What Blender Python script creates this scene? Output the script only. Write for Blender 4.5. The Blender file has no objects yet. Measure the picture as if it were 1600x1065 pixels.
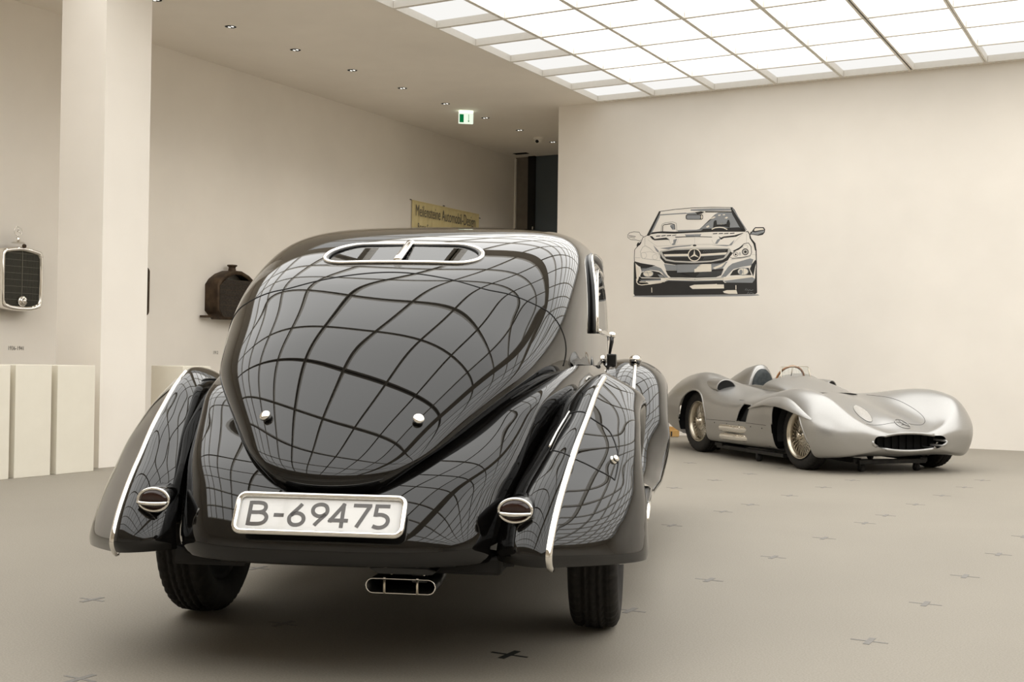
import bpy, bmesh, math, random
import numpy as np
from mathutils import Vector, Matrix
from mathutils.bvhtree import BVHTree

# ------------------------------------------------------------------ camera, world, exposure
scene = bpy.context.scene
COL = scene.collection
PITCH, ROLL, YAW = math.radians(.79493657), math.radians(.76022649), math.radians(29.03193693)
cam_data = bpy.data.cameras.new('camera')
cam = bpy.data.objects.new('camera', cam_data)
COL.objects.link(cam)
scene.camera = cam
cam_data.sensor_width = 36.0
cam_data.lens = 36.0 * 1880.789 / 1600.0
cam_data.clip_start = 0.05
cam_data.clip_end = 100
Fv = Vector((0, math.cos(PITCH), math.sin(PITCH)))
R0 = Vector((1, 0, 0))
U0 = R0.cross(Fv)
Rv = math.cos(ROLL) * R0 + math.sin(ROLL) * U0
Uv = -math.sin(ROLL) * R0 + math.cos(ROLL) * U0
cam.matrix_world = Matrix(((Rv.x, Uv.x, -Fv.x, 0), (Rv.y, Uv.y, -Fv.y, 0), (Rv.z, Uv.z, -Fv.z, 1.0), (0, 0, 0, 1)))

world = bpy.data.worlds.new('world')
scene.world = world
world.use_nodes = True
world.node_tree.nodes['Background'].inputs['Color'].default_value = (.8, .85, 1, 1)
world.node_tree.nodes['Background'].inputs['Strength'].default_value = 0.02
scene.view_settings.view_transform = 'Standard'
scene.view_settings.look = 'None'
scene.view_settings.exposure = 0.0
scene.view_settings.gamma = 1.0
scene.view_settings.use_curve_mapping = False
scene.cycles.max_bounces = 10
scene.cycles.diffuse_bounces = 6
scene.cycles.glossy_bounces = 5
scene.cycles.transparent_max_bounces = 12
scene.cycles.caustics_reflective = False
scene.cycles.caustics_refractive = False
scene.cycles.use_denoising = True

SKY_LIGHT = 3.05          # radiance of the luminous ceiling panels
EDGE_LIGHT = .95         # the dimmer panels along its border
CEIL = 4.54              # ceiling height

# ------------------------------------------------------------------ helpers
CB, SB = math.cos(YAW), math.sin(YAW)
def room(b, l, z=0.0):
    """room coordinates (b along the back wall, l along the left wall) to world"""
    return (b * CB + l * SB, -b * SB + l * CB, z)

def tag(o, label=None, cat=None, group=None, kind=None):
    if label: o['label'] = label
    if cat: o['category'] = cat
    if group: o['group'] = group
    if kind: o['kind'] = kind
    return o

def empty(name, loc=(0, 0, 0), rz=0.0):
    o = bpy.data.objects.new(name, None)
    COL.objects.link(o)
    o.location = loc
    o.rotation_euler = (0, 0, rz)
    o.empty_display_size = .1
    return o

class MB:
    """collects geometry; build() links it as one mesh object"""
    def __init__(self):
        self.v = []; self.f = []; self.s = []
    def add(self, V, F, smooth=True, M=None):
        k = len(self.v)
        if M is not None:
            V = [tuple(M @ Vector(p)) for p in V]
        self.v += [tuple(map(float, p)) for p in V]
        self.f += [tuple(i + k for i in f) for f in F]
        self.s += [smooth] * len(F)
        return self
    def grid(self, P, closed_u=False, closed_v=False, mask=None, flip=False, smooth=True, cap=False):
        P = np.asarray(P, float)
        m, n = P.shape[:2]
        F = []
        for i in range(m if closed_u else m - 1):
            for j in range(n if closed_v else n - 1):
                if mask is not None and not mask[i][j]: continue
                a, b, c, d = i * n + j, ((i + 1) % m) * n + j, ((i + 1) % m) * n + (j + 1) % n, i * n + (j + 1) % n
                F.append((a, d, c, b) if flip else (a, b, c, d))
        if cap:
            F.append(tuple(range(n)) if flip else tuple(range(n))[::-1])
            F.append(tuple((m - 1) * n + j for j in range(n)))
        return self.add(P.reshape(-1, 3), F, smooth)
    def tube(self, pts, r, segs=8, closed=False, cap=True, flat=1.0, up=None):
        pts = [Vector(p) for p in pts]
        n = len(pts)
        rr = r if hasattr(r, '__len__') else [r] * n
        rows = []
        prev = None
        for i, p in enumerate(pts):
            a = pts[(i - 1) % n] if (closed or i > 0) else p
            b = pts[(i + 1) % n] if (closed or i < n - 1) else p
            t = (b - a).normalized()
            if prev is None:
                ref = Vector(up) if up is not None else (Vector((0, 0, 1)) if abs(t.z) < .9 else Vector((1, 0, 0)))
                nn = (ref - t * ref.dot(t)).normalized()
            else:
                nn = (prev - t * prev.dot(t)).normalized()
            prev = nn
            bb = t.cross(nn)
            rows.append([p + (nn * math.cos(q) * flat + bb * math.sin(q)) * rr[i] for q in [2 * math.pi * k / segs for k in range(segs)]])
        return self.grid(rows, closed_u=closed, closed_v=True, flip=True, cap=(cap and not closed))
    def box(self, lo, hi, M=None, smooth=False):
        x0, y0, z0 = lo; x1, y1, z1 = hi
        V = [(x0, y0, z0), (x1, y0, z0), (x1, y1, z0), (x0, y1, z0), (x0, y0, z1), (x1, y0, z1), (x1, y1, z1), (x0, y1, z1)]
        F = [(0, 3, 2, 1), (4, 5, 6, 7), (0, 1, 5, 4), (1, 2, 6, 5), (2, 3, 7, 6), (3, 0, 4, 7)]
        return self.add(V, F, smooth, M)
    def prism(self, poly, h0, h1, axes='xz', M=None, smooth=False):
        """extrude a 2D polygon between h0 and h1 along the remaining axis"""
        def mk(p, h):
            if axes == 'xz': return (p[0], h, p[1])
            if axes == 'xy': return (p[0], p[1], h)
            return (h, p[0], p[1])
        n = len(poly)
        V = [mk(p, h0) for p in poly] + [mk(p, h1) for p in poly]
        F = [tuple(range(n)), tuple(range(2 * n - 1, n - 1, -1))] + [(i, i + n, (i + 1) % n + n, (i + 1) % n) for i in range(n)]
        return self.add(V, F, smooth, M)
    def revolve(self, prof, segs=32, axis='x', c=(0, 0, 0), a0=0.0, a1=2 * math.pi, M=None):
        full = abs(a1 - a0 - 2 * math.pi) < 1e-6
        rows = []
        for k in range(segs if full else segs + 1):
            a = a0 + (a1 - a0) * k / segs
            ca, sa = math.cos(a), math.sin(a)
            row = []
            for r, h in prof:
                if axis == 'x': p = (h, r * ca, r * sa)
                elif axis == 'y': p = (r * sa, h, r * ca)
                else: p = (r * ca, r * sa, h)
                row.append((p[0] + c[0], p[1] + c[1], p[2] + c[2]))
            rows.append(row)
        P = np.array(rows)
        if M is not None:
            P = np.array([[tuple(M @ Vector(p)) for p in row] for row in rows])
        return self.grid(P, closed_u=full)
    def ball(self, c, r, segs=16, rings=9):
        if not hasattr(r, '__len__'): r = (r, r, r)
        rows = [[(c[0] + r[0] * math.sin(t) * math.cos(p), c[1] + r[1] * math.sin(t) * math.sin(p), c[2] + r[2] * math.cos(t))
                 for p in [2 * math.pi * k / segs for k in range(segs)]] for t in [math.pi * i / (rings - 1) for i in range(rings)]]
        return self.grid(rows, closed_v=True)
    def build(self, name, mat, parent=None, loc=None, rz=0.0, bevel=0.0, subsurf=0, fix=True):
        me = bpy.data.meshes.new(name)
        me.from_pydata(self.v, [], self.f)
        me.polygons.foreach_set('use_smooth', self.s)
        me.update()
        if fix:
            bm = bmesh.new(); bm.from_mesh(me)
            bmesh.ops.remove_doubles(bm, verts=bm.verts, dist=1e-6)
            bmesh.ops.recalc_face_normals(bm, faces=bm.faces)
            bm.to_mesh(me); bm.free()
        o = bpy.data.objects.new(name, me)
        COL.objects.link(o)
        if mat: me.materials.append(mat)
        if parent: o.parent = parent
        if loc is not None: o.location = loc
        o.rotation_euler = (0, 0, rz)
        if bevel:
            b = o.modifiers.new('bevel', 'BEVEL'); b.width = bevel; b.segments = 2; b.limit_method = 'ANGLE'; b.angle_limit = math.radians(40)
            b.harden_normals = False
        return o

def struct(o): o['kind'] = 'structure'; return o

def spline(pts, n=None, u=None, m=120, t=None):
    """natural cubic spline through pts; parameter = index (or given t); returns m samples"""
    P = np.asarray(pts, float)
    N = len(P)
    T = np.arange(N, dtype=float) if t is None else np.asarray(t, float)
    h = np.diff(T)
    A = np.zeros((N, N)); B = np.zeros((N, P.shape[1]))
    A[0, 0] = A[-1, -1] = 1
    for i in range(1, N - 1):
        A[i, i - 1] = h[i - 1]; A[i, i] = 2 * (h[i - 1] + h[i]); A[i, i + 1] = h[i]
        B[i] = 6 * ((P[i + 1] - P[i]) / h[i] - (P[i] - P[i - 1]) / h[i - 1])
    Mx = np.linalg.solve(A, B)
    q = np.linspace(T[0], T[-1], m) if u is None else np.asarray(u, float)
    k = np.clip(np.searchsorted(T, q, side='right') - 1, 0, N - 2)
    a = (T[k + 1] - q)[:, None]; b = (q - T[k])[:, None]; hk = h[k][:, None]
    return (Mx[k] * a**3 + Mx[k + 1] * b**3) / (6 * hk) + (P[k] / hk - Mx[k] * hk / 6) * a + (P[k + 1] / hk - Mx[k + 1] * hk / 6) * b

def smooth_rows(P, it=3, axis=0):
    P = P.copy()
    for _ in range(it):
        if axis == 0: P[1:-1] = .25 * P[:-2] + .5 * P[1:-1] + .25 * P[2:]
        else: P[:, 1:-1] = .25 * P[:, :-2] + .5 * P[:, 1:-1] + .25 * P[:, 2:]
    return P

def rrect(w, h, r, n=6):
    out = []
    for cx, cy, a0 in ((w - r, h - r, 0), (-w + r, h - r, 90), (-w + r, -h + r, 180), (w - r, -h + r, 270)):
        for k in range(n + 1):
            a = math.radians(a0 + 90 * k / n)
            out.append((cx + r * math.cos(a), cy + r * math.sin(a)))
    return out

def inside(p, poly):
    x, y = p; c = False; n = len(poly); j = n - 1
    for i in range(n):
        xi, yi = poly[i]; xj, yj = poly[j]
        if (yi > y) != (yj > y) and x < (xj - xi) * (y - yi) / (yj - yi) + xi: c = not c
        j = i
    return c

# ------------------------------------------------------------------ materials
def pbr(name, color, rough=.5, metal=0.0, coat=0.0, spec=.5, coat_rough=.02, emit=None, estr=0.0):
    m = bpy.data.materials.new(name); m.use_nodes = True
    b = m.node_tree.nodes['Principled BSDF']
    b.inputs['Base Color'].default_value = (*color, 1)
    b.inputs['Roughness'].default_value = rough
    b.inputs['Metallic'].default_value = metal
    b.inputs['Coat Weight'].default_value = coat
    b.inputs['Coat Roughness'].default_value = coat_rough
    b.inputs['Specular IOR Level'].default_value = spec
    if emit:
        b.inputs['Emission Color'].default_value = (*emit, 1)
        b.inputs['Emission Strength'].default_value = estr
    return m

def noisy(name, c0, c1, scale, rough=.8, metal=0.0, bump=0.0, detail=6, spec=.3, coords='Object', rough_var=0.0, scale2=None):
    m = pbr(name, c0, rough, metal, spec=spec)
    nt = m.node_tree; b = nt.nodes['Principled BSDF']
    tc = nt.nodes.new('ShaderNodeTexCoord')
    nz = nt.nodes.new('ShaderNodeTexNoise'); nz.inputs['Scale'].default_value = scale; nz.inputs['Detail'].default_value = detail
    rp = nt.nodes.new('ShaderNodeValToRGB')
    rp.color_ramp.elements[0].position = .35; rp.color_ramp.elements[1].position = .65
    rp.color_ramp.elements[0].color = (*c0, 1); rp.color_ramp.elements[1].color = (*c1, 1)
    nt.links.new(tc.outputs[coords], nz.inputs['Vector'])
    nt.links.new(nz.outputs['Fac'], rp.inputs['Fac'])
    out = rp.outputs['Color']
    if scale2:
        n2 = nt.nodes.new('ShaderNodeTexNoise'); n2.inputs['Scale'].default_value = scale2; n2.inputs['Detail'].default_value = 3
        nt.links.new(tc.outputs[coords], n2.inputs['Vector'])
        mr = nt.nodes.new('ShaderNodeMapRange'); mr.inputs['To Min'].default_value = .9; mr.inputs['To Max'].default_value = 1.1
        nt.links.new(n2.outputs['Fac'], mr.inputs['Value'])
        mx = nt.nodes.new('ShaderNodeMix'); mx.data_type = 'RGBA'; mx.blend_type = 'MULTIPLY'; mx.inputs['Factor'].default_value = 1
        nt.links.new(out, mx.inputs['A']); nt.links.new(mr.outputs['Result'], mx.inputs['B'])
        out = mx.outputs['Result']
    nt.links.new(out, b.inputs['Base Color'])
    if bump:
        bp = nt.nodes.new('ShaderNodeBump'); bp.inputs['Strength'].default_value = bump; bp.inputs['Distance'].default_value = .01
        nt.links.new(nz.outputs['Fac'], bp.inputs['Height']); nt.links.new(bp.outputs['Normal'], b.inputs['Normal'])
    return m

def glass(name, tint=(1, 1, 1), ior=1.5):
    m = bpy.data.materials.new(name); m.use_nodes = True
    nt = m.node_tree; nt.nodes.clear()
    out = nt.nodes.new('ShaderNodeOutputMaterial')
    tr = nt.nodes.new('ShaderNodeBsdfTransparent'); tr.inputs['Color'].default_value = (*tint, 1)
    gl = nt.nodes.new('ShaderNodeBsdfGlossy'); gl.inputs['Roughness'].default_value = 0.0
    fr = nt.nodes.new('ShaderNodeFresnel'); fr.inputs['IOR'].default_value = ior
    mx = nt.nodes.new('ShaderNodeMixShader')
    nt.links.new(fr.outputs['Fac'], mx.inputs['Fac']); nt.links.new(tr.outputs[0], mx.inputs[1]); nt.links.new(gl.outputs[0], mx.inputs[2])
    nt.links.new(mx.outputs[0], out.inputs['Surface'])
    return m

def emitter(name, color, strength):
    m = bpy.data.materials.new(name); m.use_nodes = True
    nt = m.node_tree; nt.nodes.clear()
    out = nt.nodes.new('ShaderNodeOutputMaterial')
    e = nt.nodes.new('ShaderNodeEmission'); e.inputs['Color'].default_value = (*color, 1); e.inputs['Strength'].default_value = strength
    nt.links.new(e.outputs[0], out.inputs['Surface'])
    return m

M = {}
M['wall'] = noisy('wall_plaster', (.845, .800, .735), (.86, .815, .75), 3.0, rough=.9, spec=.15, scale2=.6)
M['ceiling'] = noisy('ceiling_plaster', (.905, .855, .785), (.92, .87, .80), 3.0, rough=.9, spec=.15, scale2=.6)
M['floor'] = noisy('terrazzo_floor', (.246, .222, .184), (.306, .280, .236), 150.0, rough=.6, spec=.28, detail=6, bump=.0, scale2=.9)
M['frame_white'] = noisy('white_frame_enamel', (.86, .83, .77), (.88, .85, .79), 20, rough=.5)
M['panel'] = emitter('luminous_panel', (1, .985, .95), SKY_LIGHT)
M['panel_rim'] = emitter('luminous_panel_rim', (1, .985, .95), SKY_LIGHT * .85)
M['panel_edge'] = emitter('luminous_panel_border', (1, .985, .95), EDGE_LIGHT)
M['plinth'] = noisy('cream_lacquer_board', (.77, .73, .63), (.79, .75, .65), 6, rough=.6, spec=.3)
M['black_paint'] = pbr('black_car_paint', (.0035, .0032, .003), rough=.015, spec=.5)
M['black_satin'] = pbr('black_satin_metal', (.008, .008, .008), rough=.3)
M['underbody'] = noisy('underbody_black', (.006, .006, .006), (.012, .011, .010), 12, rough=.7)
M['chrome'] = pbr('chrome', (.82, .80, .76), rough=.06, metal=1.0)
M['rubber'] = noisy('tyre_rubber', (.012, .011, .010), (.02, .018, .016), 40, rough=.75, spec=.3)
M['glass'] = glass('window_glass', (.93, .95, .94))
M['rear_glass'] = glass('rear_window_glass', (.93, .95, .94), 1.75)
M['lens'] = pbr('dark_lamp_lens', (.02, .006, .004), rough=.03)
M['headliner'] = noisy('headliner_cloth', (.80, .76, .69), (.84, .80, .73), 60, rough=.95, spec=.1)
M['seam'] = pbr('shut_line_black', (.002, .002, .002), rough=.6)
M['plate_white'] = pbr('plate_white_enamel', (.78, .78, .77), rough=.12, coat=.6)
M['plate_ink'] = pbr('plate_black_enamel', (.06, .052, .046), rough=.2, coat=.6)
M['silver'] = noisy('silver_metallic_paint', (.39, .383, .37), (.415, .408, .395), 220, rough=.33, metal=.8, spec=.5, detail=2)
M['silver'].node_tree.nodes['Principled BSDF'].inputs['Coat Weight'].default_value = .25
M['silver'].node_tree.nodes['Principled BSDF'].inputs['Coat Roughness'].default_value = .12
M['nickel'] = pbr('nickel_wire', (.62, .56, .46), rough=.28, metal=1.0)
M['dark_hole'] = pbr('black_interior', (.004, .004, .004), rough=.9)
M['leather'] = noisy('dark_green_leather', (.035, .042, .045), (.055, .062, .063), 30, rough=.55)
M['wood'] = noisy('steering_wheel_wood', (.30, .13, .05), (.42, .2, .08), 25, rough=.35)
M['steel_dark'] = noisy('dolly_steel', (.02, .02, .02), (.035, .034, .032), 18, rough=.5, metal=.3)
M['card'] = noisy('cardboard', (.48, .29, .10), (.55, .34, .13), 14, rough=.85)
M['lightgrey_glass'] = noisy('fluted_lamp_cover', (.40, .38, .35), (.46, .44, .41), 60, rough=.25, spec=.6)
M['ink'] = pbr('mural_black', (.018, .017, .016), rough=.6)
M['grey'] = pbr('mural_grey', (.25, .26, .27), rough=.6)
M['lightgrey'] = pbr('mural_light_grey', (.52, .50, .46), rough=.6)
M['beige'] = pbr('mural_beige', (.80, .735, .63), rough=.7)
M['tape_grey'] = noisy('grey_tape', (.20, .19, .178), (.225, .215, .20), 60, rough=.7)
M['tape_black'] = noisy('black_tape', (.01, .01, .01), (.016, .016, .015), 60, rough=.7)
M['text'] = pbr('lettering_grey', (.16, .15, .13), rough=.7)
M['exit_white'] = emitter('exit_sign_white', (.9, 1, .82), 1.0)
M['exit_green'] = emitter('exit_sign_green', (.005, .16, .045), 1.0)
M['tube'] = emitter('exit_sign_tube', (.92, 1, .75), 3.0)
M['bulb'] = emitter('downlight_lamp', (1, .97, .88), 1.3)
M['dark_glass'] = noisy('dark_blue_glass', (.075, .092, .108), (.082, .10, .116), 2, rough=.5)
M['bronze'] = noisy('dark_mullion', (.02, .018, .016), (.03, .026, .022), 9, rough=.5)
M['brown'] = noisy('aged_brown_metal', (.035, .022, .013), (.085, .055, .032), 9, rough=.55, metal=.4, bump=.1)
M['core'] = noisy('radiator_core', (.018, .018, .014), (.03, .029, .022), 120, rough=.6, metal=.3)
M['banner'] = noisy('yellow_banner_cloth', (.74, .63, .33), (.80, .69, .38), 9, rough=.85)
M['side_panel'] = noisy('brown_grey_panel', (.16, .14, .12), (.18, .16, .135), 9, rough=.6)
M['brown_core'] = noisy('aged_core', (.020, .016, .012), (.045, .034, .024), 60, rough=.7)
M['wire'] = pbr('core_wire', (.16, .15, .12), rough=.5, metal=.5)

# ------------------------------------------------------------------ the room
RZ = -YAW
def rbox(name, lo, hi, mat, parent=None, bevel=0.0):
    """box given in room coordinates, its origin at the middle of its base"""
    c = ((lo[0] + hi[0]) / 2, (lo[1] + hi[1]) / 2, lo[2])
    m = MB().box([a - b for a, b in zip(lo, c)], [a - b for a, b in zip(hi, c)])
    return m.build(name, mat, parent, room(*c), RZ, bevel=bevel)

BACK, LEFT, RIGHT, REAR, END = 15.07, -10.31, 11.4, -4.6, 18.62
struct(rbox('floor', (LEFT - .3, REAR - .3, -.2), (RIGHT + .3, END + .6, 0), M['floor']))
struct(rbox('wall_left', (LEFT - .3, REAR, 0), (LEFT, END + .3, CEIL + .4), M['wall']))
struct(rbox('wall_back', (-7.66, BACK, 0), (RIGHT, BACK + .3, CEIL + .4), M['wall']))
struct(rbox('wall_corridor', (-7.66, BACK + .3, 0), (-7.36, END + .3, CEIL + .4), M['wall']))
struct(rbox('wall_right', (RIGHT, REAR, 0), (RIGHT + .3, BACK + .3, CEIL + .4), M['wall']))
struct(rbox('wall_rear', (LEFT - .3, REAR - .3, 0), (RIGHT + .3, REAR, CEIL + .4), M['wall']))
struct(rbox('column', (-8.717, 7.375, 0), (-8.16, 7.90, CEIL + .02), M['wall']))

B0, DB, NB = -7.04, .838, 10
L0, DL = 15.0, .82
BEAM = .34
L1 = L0 - 9 * DL - BEAM                               # far edge of the bays above the cars
LE = L1 - 10 * DL
# luminous bays: left edge, far edge, columns, rows, seen in the photograph
BA = -8.58
BAYS = ((B0, L0, 20, 9, True), (BA, L1, 10, 10, True), (BA + 10 * DB + BEAM, L1, 10, 10, False))
cm = MB()
x1, x2, x3 = BA + 10 * DB, BA + 10 * DB + BEAM, BA + 20 * DB + BEAM
for lo, hi in (((LEFT, L1), (B0, END + .3)), ((B0, L0), (RIGHT, END + .3)), ((B0 + 20 * DB, L1), (RIGHT, L0)), ((B0, L1), (B0 + 20 * DB, L1 + BEAM)),
               ((LEFT, REAR), (RIGHT, LE)), ((LEFT, LE), (BA, L1)), ((x1, LE), (x2, L1)), ((x3, LE), (RIGHT, L1))):
    cm.box((lo[0], lo[1], CEIL), (hi[0], hi[1], CEIL + .06))
cm.box((LEFT - .2, REAR - .2, CEIL + .36), (RIGHT + .2, END + .4, CEIL + .4))
struct(cm.build('ceiling', M['ceiling'], None, (0, 0, 0), RZ))
# shadow-gap slots between luminous ceiling and back wall
tr = MB()
for i in range(150):
    b = B0 - .02 + i * .07
    tr.box((b, L0 + .012, CEIL - .006), (b + .04, L0 + .062, CEIL + .001))
struct(tr.build('trim_1', M['frame_white'], None, (0, 0, 0), RZ))
struct(rbox('trim_2', (-6.7, BACK - .03, .335), (-4.3, BACK, .36), M['frame_white']))

W, GAP, DEPTH = .040, .007, .075
panel_mesh = {}
def bay(name, b0, l0, NB, nl, whole):
    """one luminous ceiling bay: framing bars in pairs with a shadow gap, glowing panels above them"""
    sky = empty(name, room(b0, l0, CEIL), RZ)
    struct(sky)
    far, dark = MB(), MB()
    for i in range(NB + 1):
        x = DB * i
        thick = i % 5 == 0 and 0 < i < NB
        g = .022 if thick else GAP
        m = MB() if whole else far
        for s in (-1, 1):
            if (i == 0 and s < 0) or (i == NB and s > 0): continue
            x0, x1 = sorted((x + s * g / 2, x + s * (W / 2 + g / 2)))
            m.box((x0, -DL * nl, -.004), (x1, 0, DEPTH + .02))
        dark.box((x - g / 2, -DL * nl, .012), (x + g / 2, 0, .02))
        if whole: m.build('grid_bar', M['frame_white'], sky)
    for j in range(nl + 1):
        y = -DL * j
        m = MB() if whole else far
        for s in (-1, 1):
            if (j == 0 and s > 0) or (j == nl and s < 0): continue
            g = .022 if (j == 5 and nl == 10) else GAP
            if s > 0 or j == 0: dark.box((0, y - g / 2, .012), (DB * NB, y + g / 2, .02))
            y0, y1 = sorted((y + s * g / 2, y + s * (W / 2 + g / 2)))
            for i in range(NB):
                m.box((DB * i + .027, y0, -.003), (DB * (i + 1) - .027, y1, DEPTH + .02))
        if whole: m.build('grid_bar', M['frame_white'], sky)
    dark.build('gap_shade_strips', M['bronze'], sky)  # dark strips closing the gaps, their shade put in as colour
    if not whole: tag(far.build('grid_bars', M['frame_white'], sky), kind='stuff')
    far = {'panel': MB(), 'panel_edge': MB(), 'panel_rim': MB()}
    for j in range(nl):
        for i in range(NB):
            key = 'panel_edge' if l0 == L0 and (i == 0 or j == 0) else 'panel_rim' if i in (0, NB - 1) or (j in (0, nl - 1) and l0 != L0) else 'panel'
            if not whole:
                far[key].box((DB * i + .01, -DL * (j + 1) + .01, DEPTH), (DB * (i + 1) - .01, -DL * j - .01, DEPTH + .012))
                continue
            if key not in panel_mesh:
                o = MB().box((-DB / 2 + .01, -DL / 2 + .01, 0), (DB / 2 - .01, DL / 2 - .01, .012)).build('luminous_panel', M[key], sky)
                panel_mesh[key] = o.data
            else:
                o = bpy.data.objects.new('luminous_panel', panel_mesh[key]); COL.objects.link(o); o.parent = sky
            o.location = (DB * (i + .5), -DL * (j + .5), DEPTH)
    if not whole:
        for key, m in far.items():
            if m.v: tag(m.build('luminous_panels', M[key], sky), kind='stuff')
for args in BAYS:
    bay('luminous_ceiling', *args)

# corridor end: dark glazing with mullions
d = empty('door_1', room(-9, END, 0), RZ); struct(d)
MB().box((-1.0, 0, 0), (1.65, .05, CEIL)).build('pane', M['dark_glass'], d)
MB().box((-1.31, .01, 0), (-1.02, .05, CEIL)).build('side_panel', M['side_panel'], d)
MB().box((-1.03, -.05, 0), (-.90, .03, CEIL)).build('mullion', M['dark_hole'], d)
MB().box((-1.325, -.03, 0), (-1.29, .02, CEIL - .02)).build('jamb', M['frame_white'], d)
mm = MB()
mm.box((-.935, -.056, 2.55), (-.915, -.049, 3.30))
mm.build('door_rail', M['chrome'], d)

# plinths along the column line
def plinth(l0, l1, label, top=.888):
    o = rbox('plinth', (-8.4, l0, 0), (-8.0, l1, top), M['plinth'], bevel=.003)
    tag(o, label, 'plinth', 'cream plinths along the aisle')
plinth(5.975, 6.335, 'cream board plinth cut off by the left edge of the picture')
plinth(6.385, 6.731, 'cream board plinth under the chrome radiator, second from left', .892)
plinth(6.79, 7.178, 'cream board plinth standing right in front of the white column')
plinth(8.20, 8.56, 'cream board plinth peeping out behind the black car fender, beyond the column', .882)

# ---- ceiling fittings
for k, (l, lab) in enumerate(zip((8.76, 9.848, 10.94, 12.04, 13.14, 14.21, 15.31, 16.37, 17.5), (
        'recessed ceiling downlight beside the top of the white column', 'recessed ceiling downlight second from the column',
        'recessed ceiling downlight third from the column', 'recessed ceiling downlight fourth from the column',
        'recessed ceiling downlight fifth from the column', 'recessed ceiling downlight just left of the green exit sign',
        'recessed ceiling downlight just right of the green exit sign', 'recessed ceiling downlight left of the dome camera',
        'recessed ceiling downlight at the corridor end, beside the wall corner'))):
    t = empty('downlight', room(-9.0, l, CEIL), RZ)
    tag(t, lab, 'ceiling light', 'row of downlights in the aisle ceiling')
    MB().revolve([(.062, -.001), (.066, -.004), (.070, -.004), (.072, .0), (.062, .0)], 20, 'z').build('trim_ring', M['frame_white'], t)
    MB().revolve([(0.0, -.0015), (.062, -.0015)], 20, 'z').build('reflector', M['dark_hole'], t)
    for x in (-.018, .026):
        MB().ball((x, 0, -.004), (.014, .022, .005), 10, 5).build('lamp', M['bulb'], t)
    ld = bpy.data.lights.new('downlight_beam', 'SPOT'); ld.energy = 24; ld.color = (1, .95, .86); ld.spot_size = math.radians(120); ld.spot_blend = 1; ld.shadow_soft_size = .05
    lo_ = bpy.data.objects.new('downlight_beam', ld); COL.objects.link(lo_); lo_.parent = t; lo_.location = (0, 0, -.03)

t = empty('exit_sign', room(-9.0, 14.76, CEIL), RZ + math.radians(40))
tag(t, 'small lit exit sign with green field and arrow hanging from aisle ceiling', 'exit sign')
MB().box((-.105, -.022, -.185), (.105, .022, -.025)).build('sign_body', M['exit_white'], t, bevel=.003)
MB().box((-.10, -.03, -.035), (.10, .03, 0)).build('lamp_housing', M['tube'], t, bevel=.004)
MB().box((-.095, -.026, -.172), (-.035, -.0225, -.055)).build('green_field', M['exit_green'], t)
ar = MB()
ar.box((.034, -.026, -.16), (.040, -.0225, -.055))
ar.prism([(.024, -.145), (.037, -.168), (.050, -.145)], -.026, -.0225)
ar.build('arrow', M['exit_green'], t)

t = empty('dome_camera', room(-9.02, 17.05, CEIL), RZ)
tag(t, 'small white dome security camera under the dark end of the aisle ceiling', 'camera')
MB().revolve([(.0, 0), (.085, 0), (.09, -.02), (.075, -.035)], 20, 'z').build('mount', M['frame_white'], t)
MB().revolve([(.072, -.03), (.07, -.06), (.05, -.09), (.02, -.105), (0, -.108)], 20, 'z').build('dome', M['frame_white'], t)
MB().ball((.0, -.055, -.068), (.03, .025, .03), 12, 7).build('lens', M['dark_hole'], t)
t = empty('ceiling_vent', room(-10.0, 18.25, CEIL), RZ)
tag(t, 'dark square ceiling vent before the dark glazed corridor end', 'vent')
MB().box((-.13, -.06, -.006), (.13, .06, 0)).build('vent_plate', M['bronze'], t)
for k in range(5):
    MB().box((-.12, -.05 + k * .022, -.010), (.12, -.042 + k * .022, -.006)).build('slat', M['dark_hole'], t)

# ---- lettering helper
def text(name, s, size, mat, parent=None, loc=(0, 0, 0), rot=(0, 0, 0), sx=1.0, ext=.0006, align='CENTER', space=1.0, off=0.0):
    cu = bpy.data.curves.new(name, 'FONT')
    cu.body = s; cu.size = size; cu.extrude = ext; cu.align_x = align; cu.align_y = 'CENTER'; cu.space_character = space; cu.offset = off
    o = bpy.data.objects.new(name, cu); COL.objects.link(o)
    cu.materials.append(mat)
    dg = bpy.context.evaluated_depsgraph_get()
    me = bpy.data.meshes.new_from_object(o.evaluated_get(dg))
    bpy.data.objects.remove(o)
    me.transform(Matrix.Diagonal((sx, 1, 1, 1)))
    o = bpy.data.objects.new(name, me); COL.objects.link(o)
    o.rotation_euler = rot; o.location = loc
    if parent: o.parent = parent
    return o
# a sheet on the left wall reads along +l, so its local x is l
RZL = RZ + math.pi / 2
def on_left_wall(l, z, off=.002): return room(LEFT + off, l, z)
for l, z, s, lab in ((8.225, 1.028, '1936-1941', 'small grey year lettering under the chrome radiator on the wall'),
                     (11.11, 1.013, '1912', 'small grey year lettering under the brown radiator on the wall')):
    o = text('year_lettering', s, .058, M['text'], None, on_left_wall(l, z), (math.pi / 2, 0, RZL), .8)
    tag(o, lab, 'lettering', 'year lettering under the wall radiators')

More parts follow.
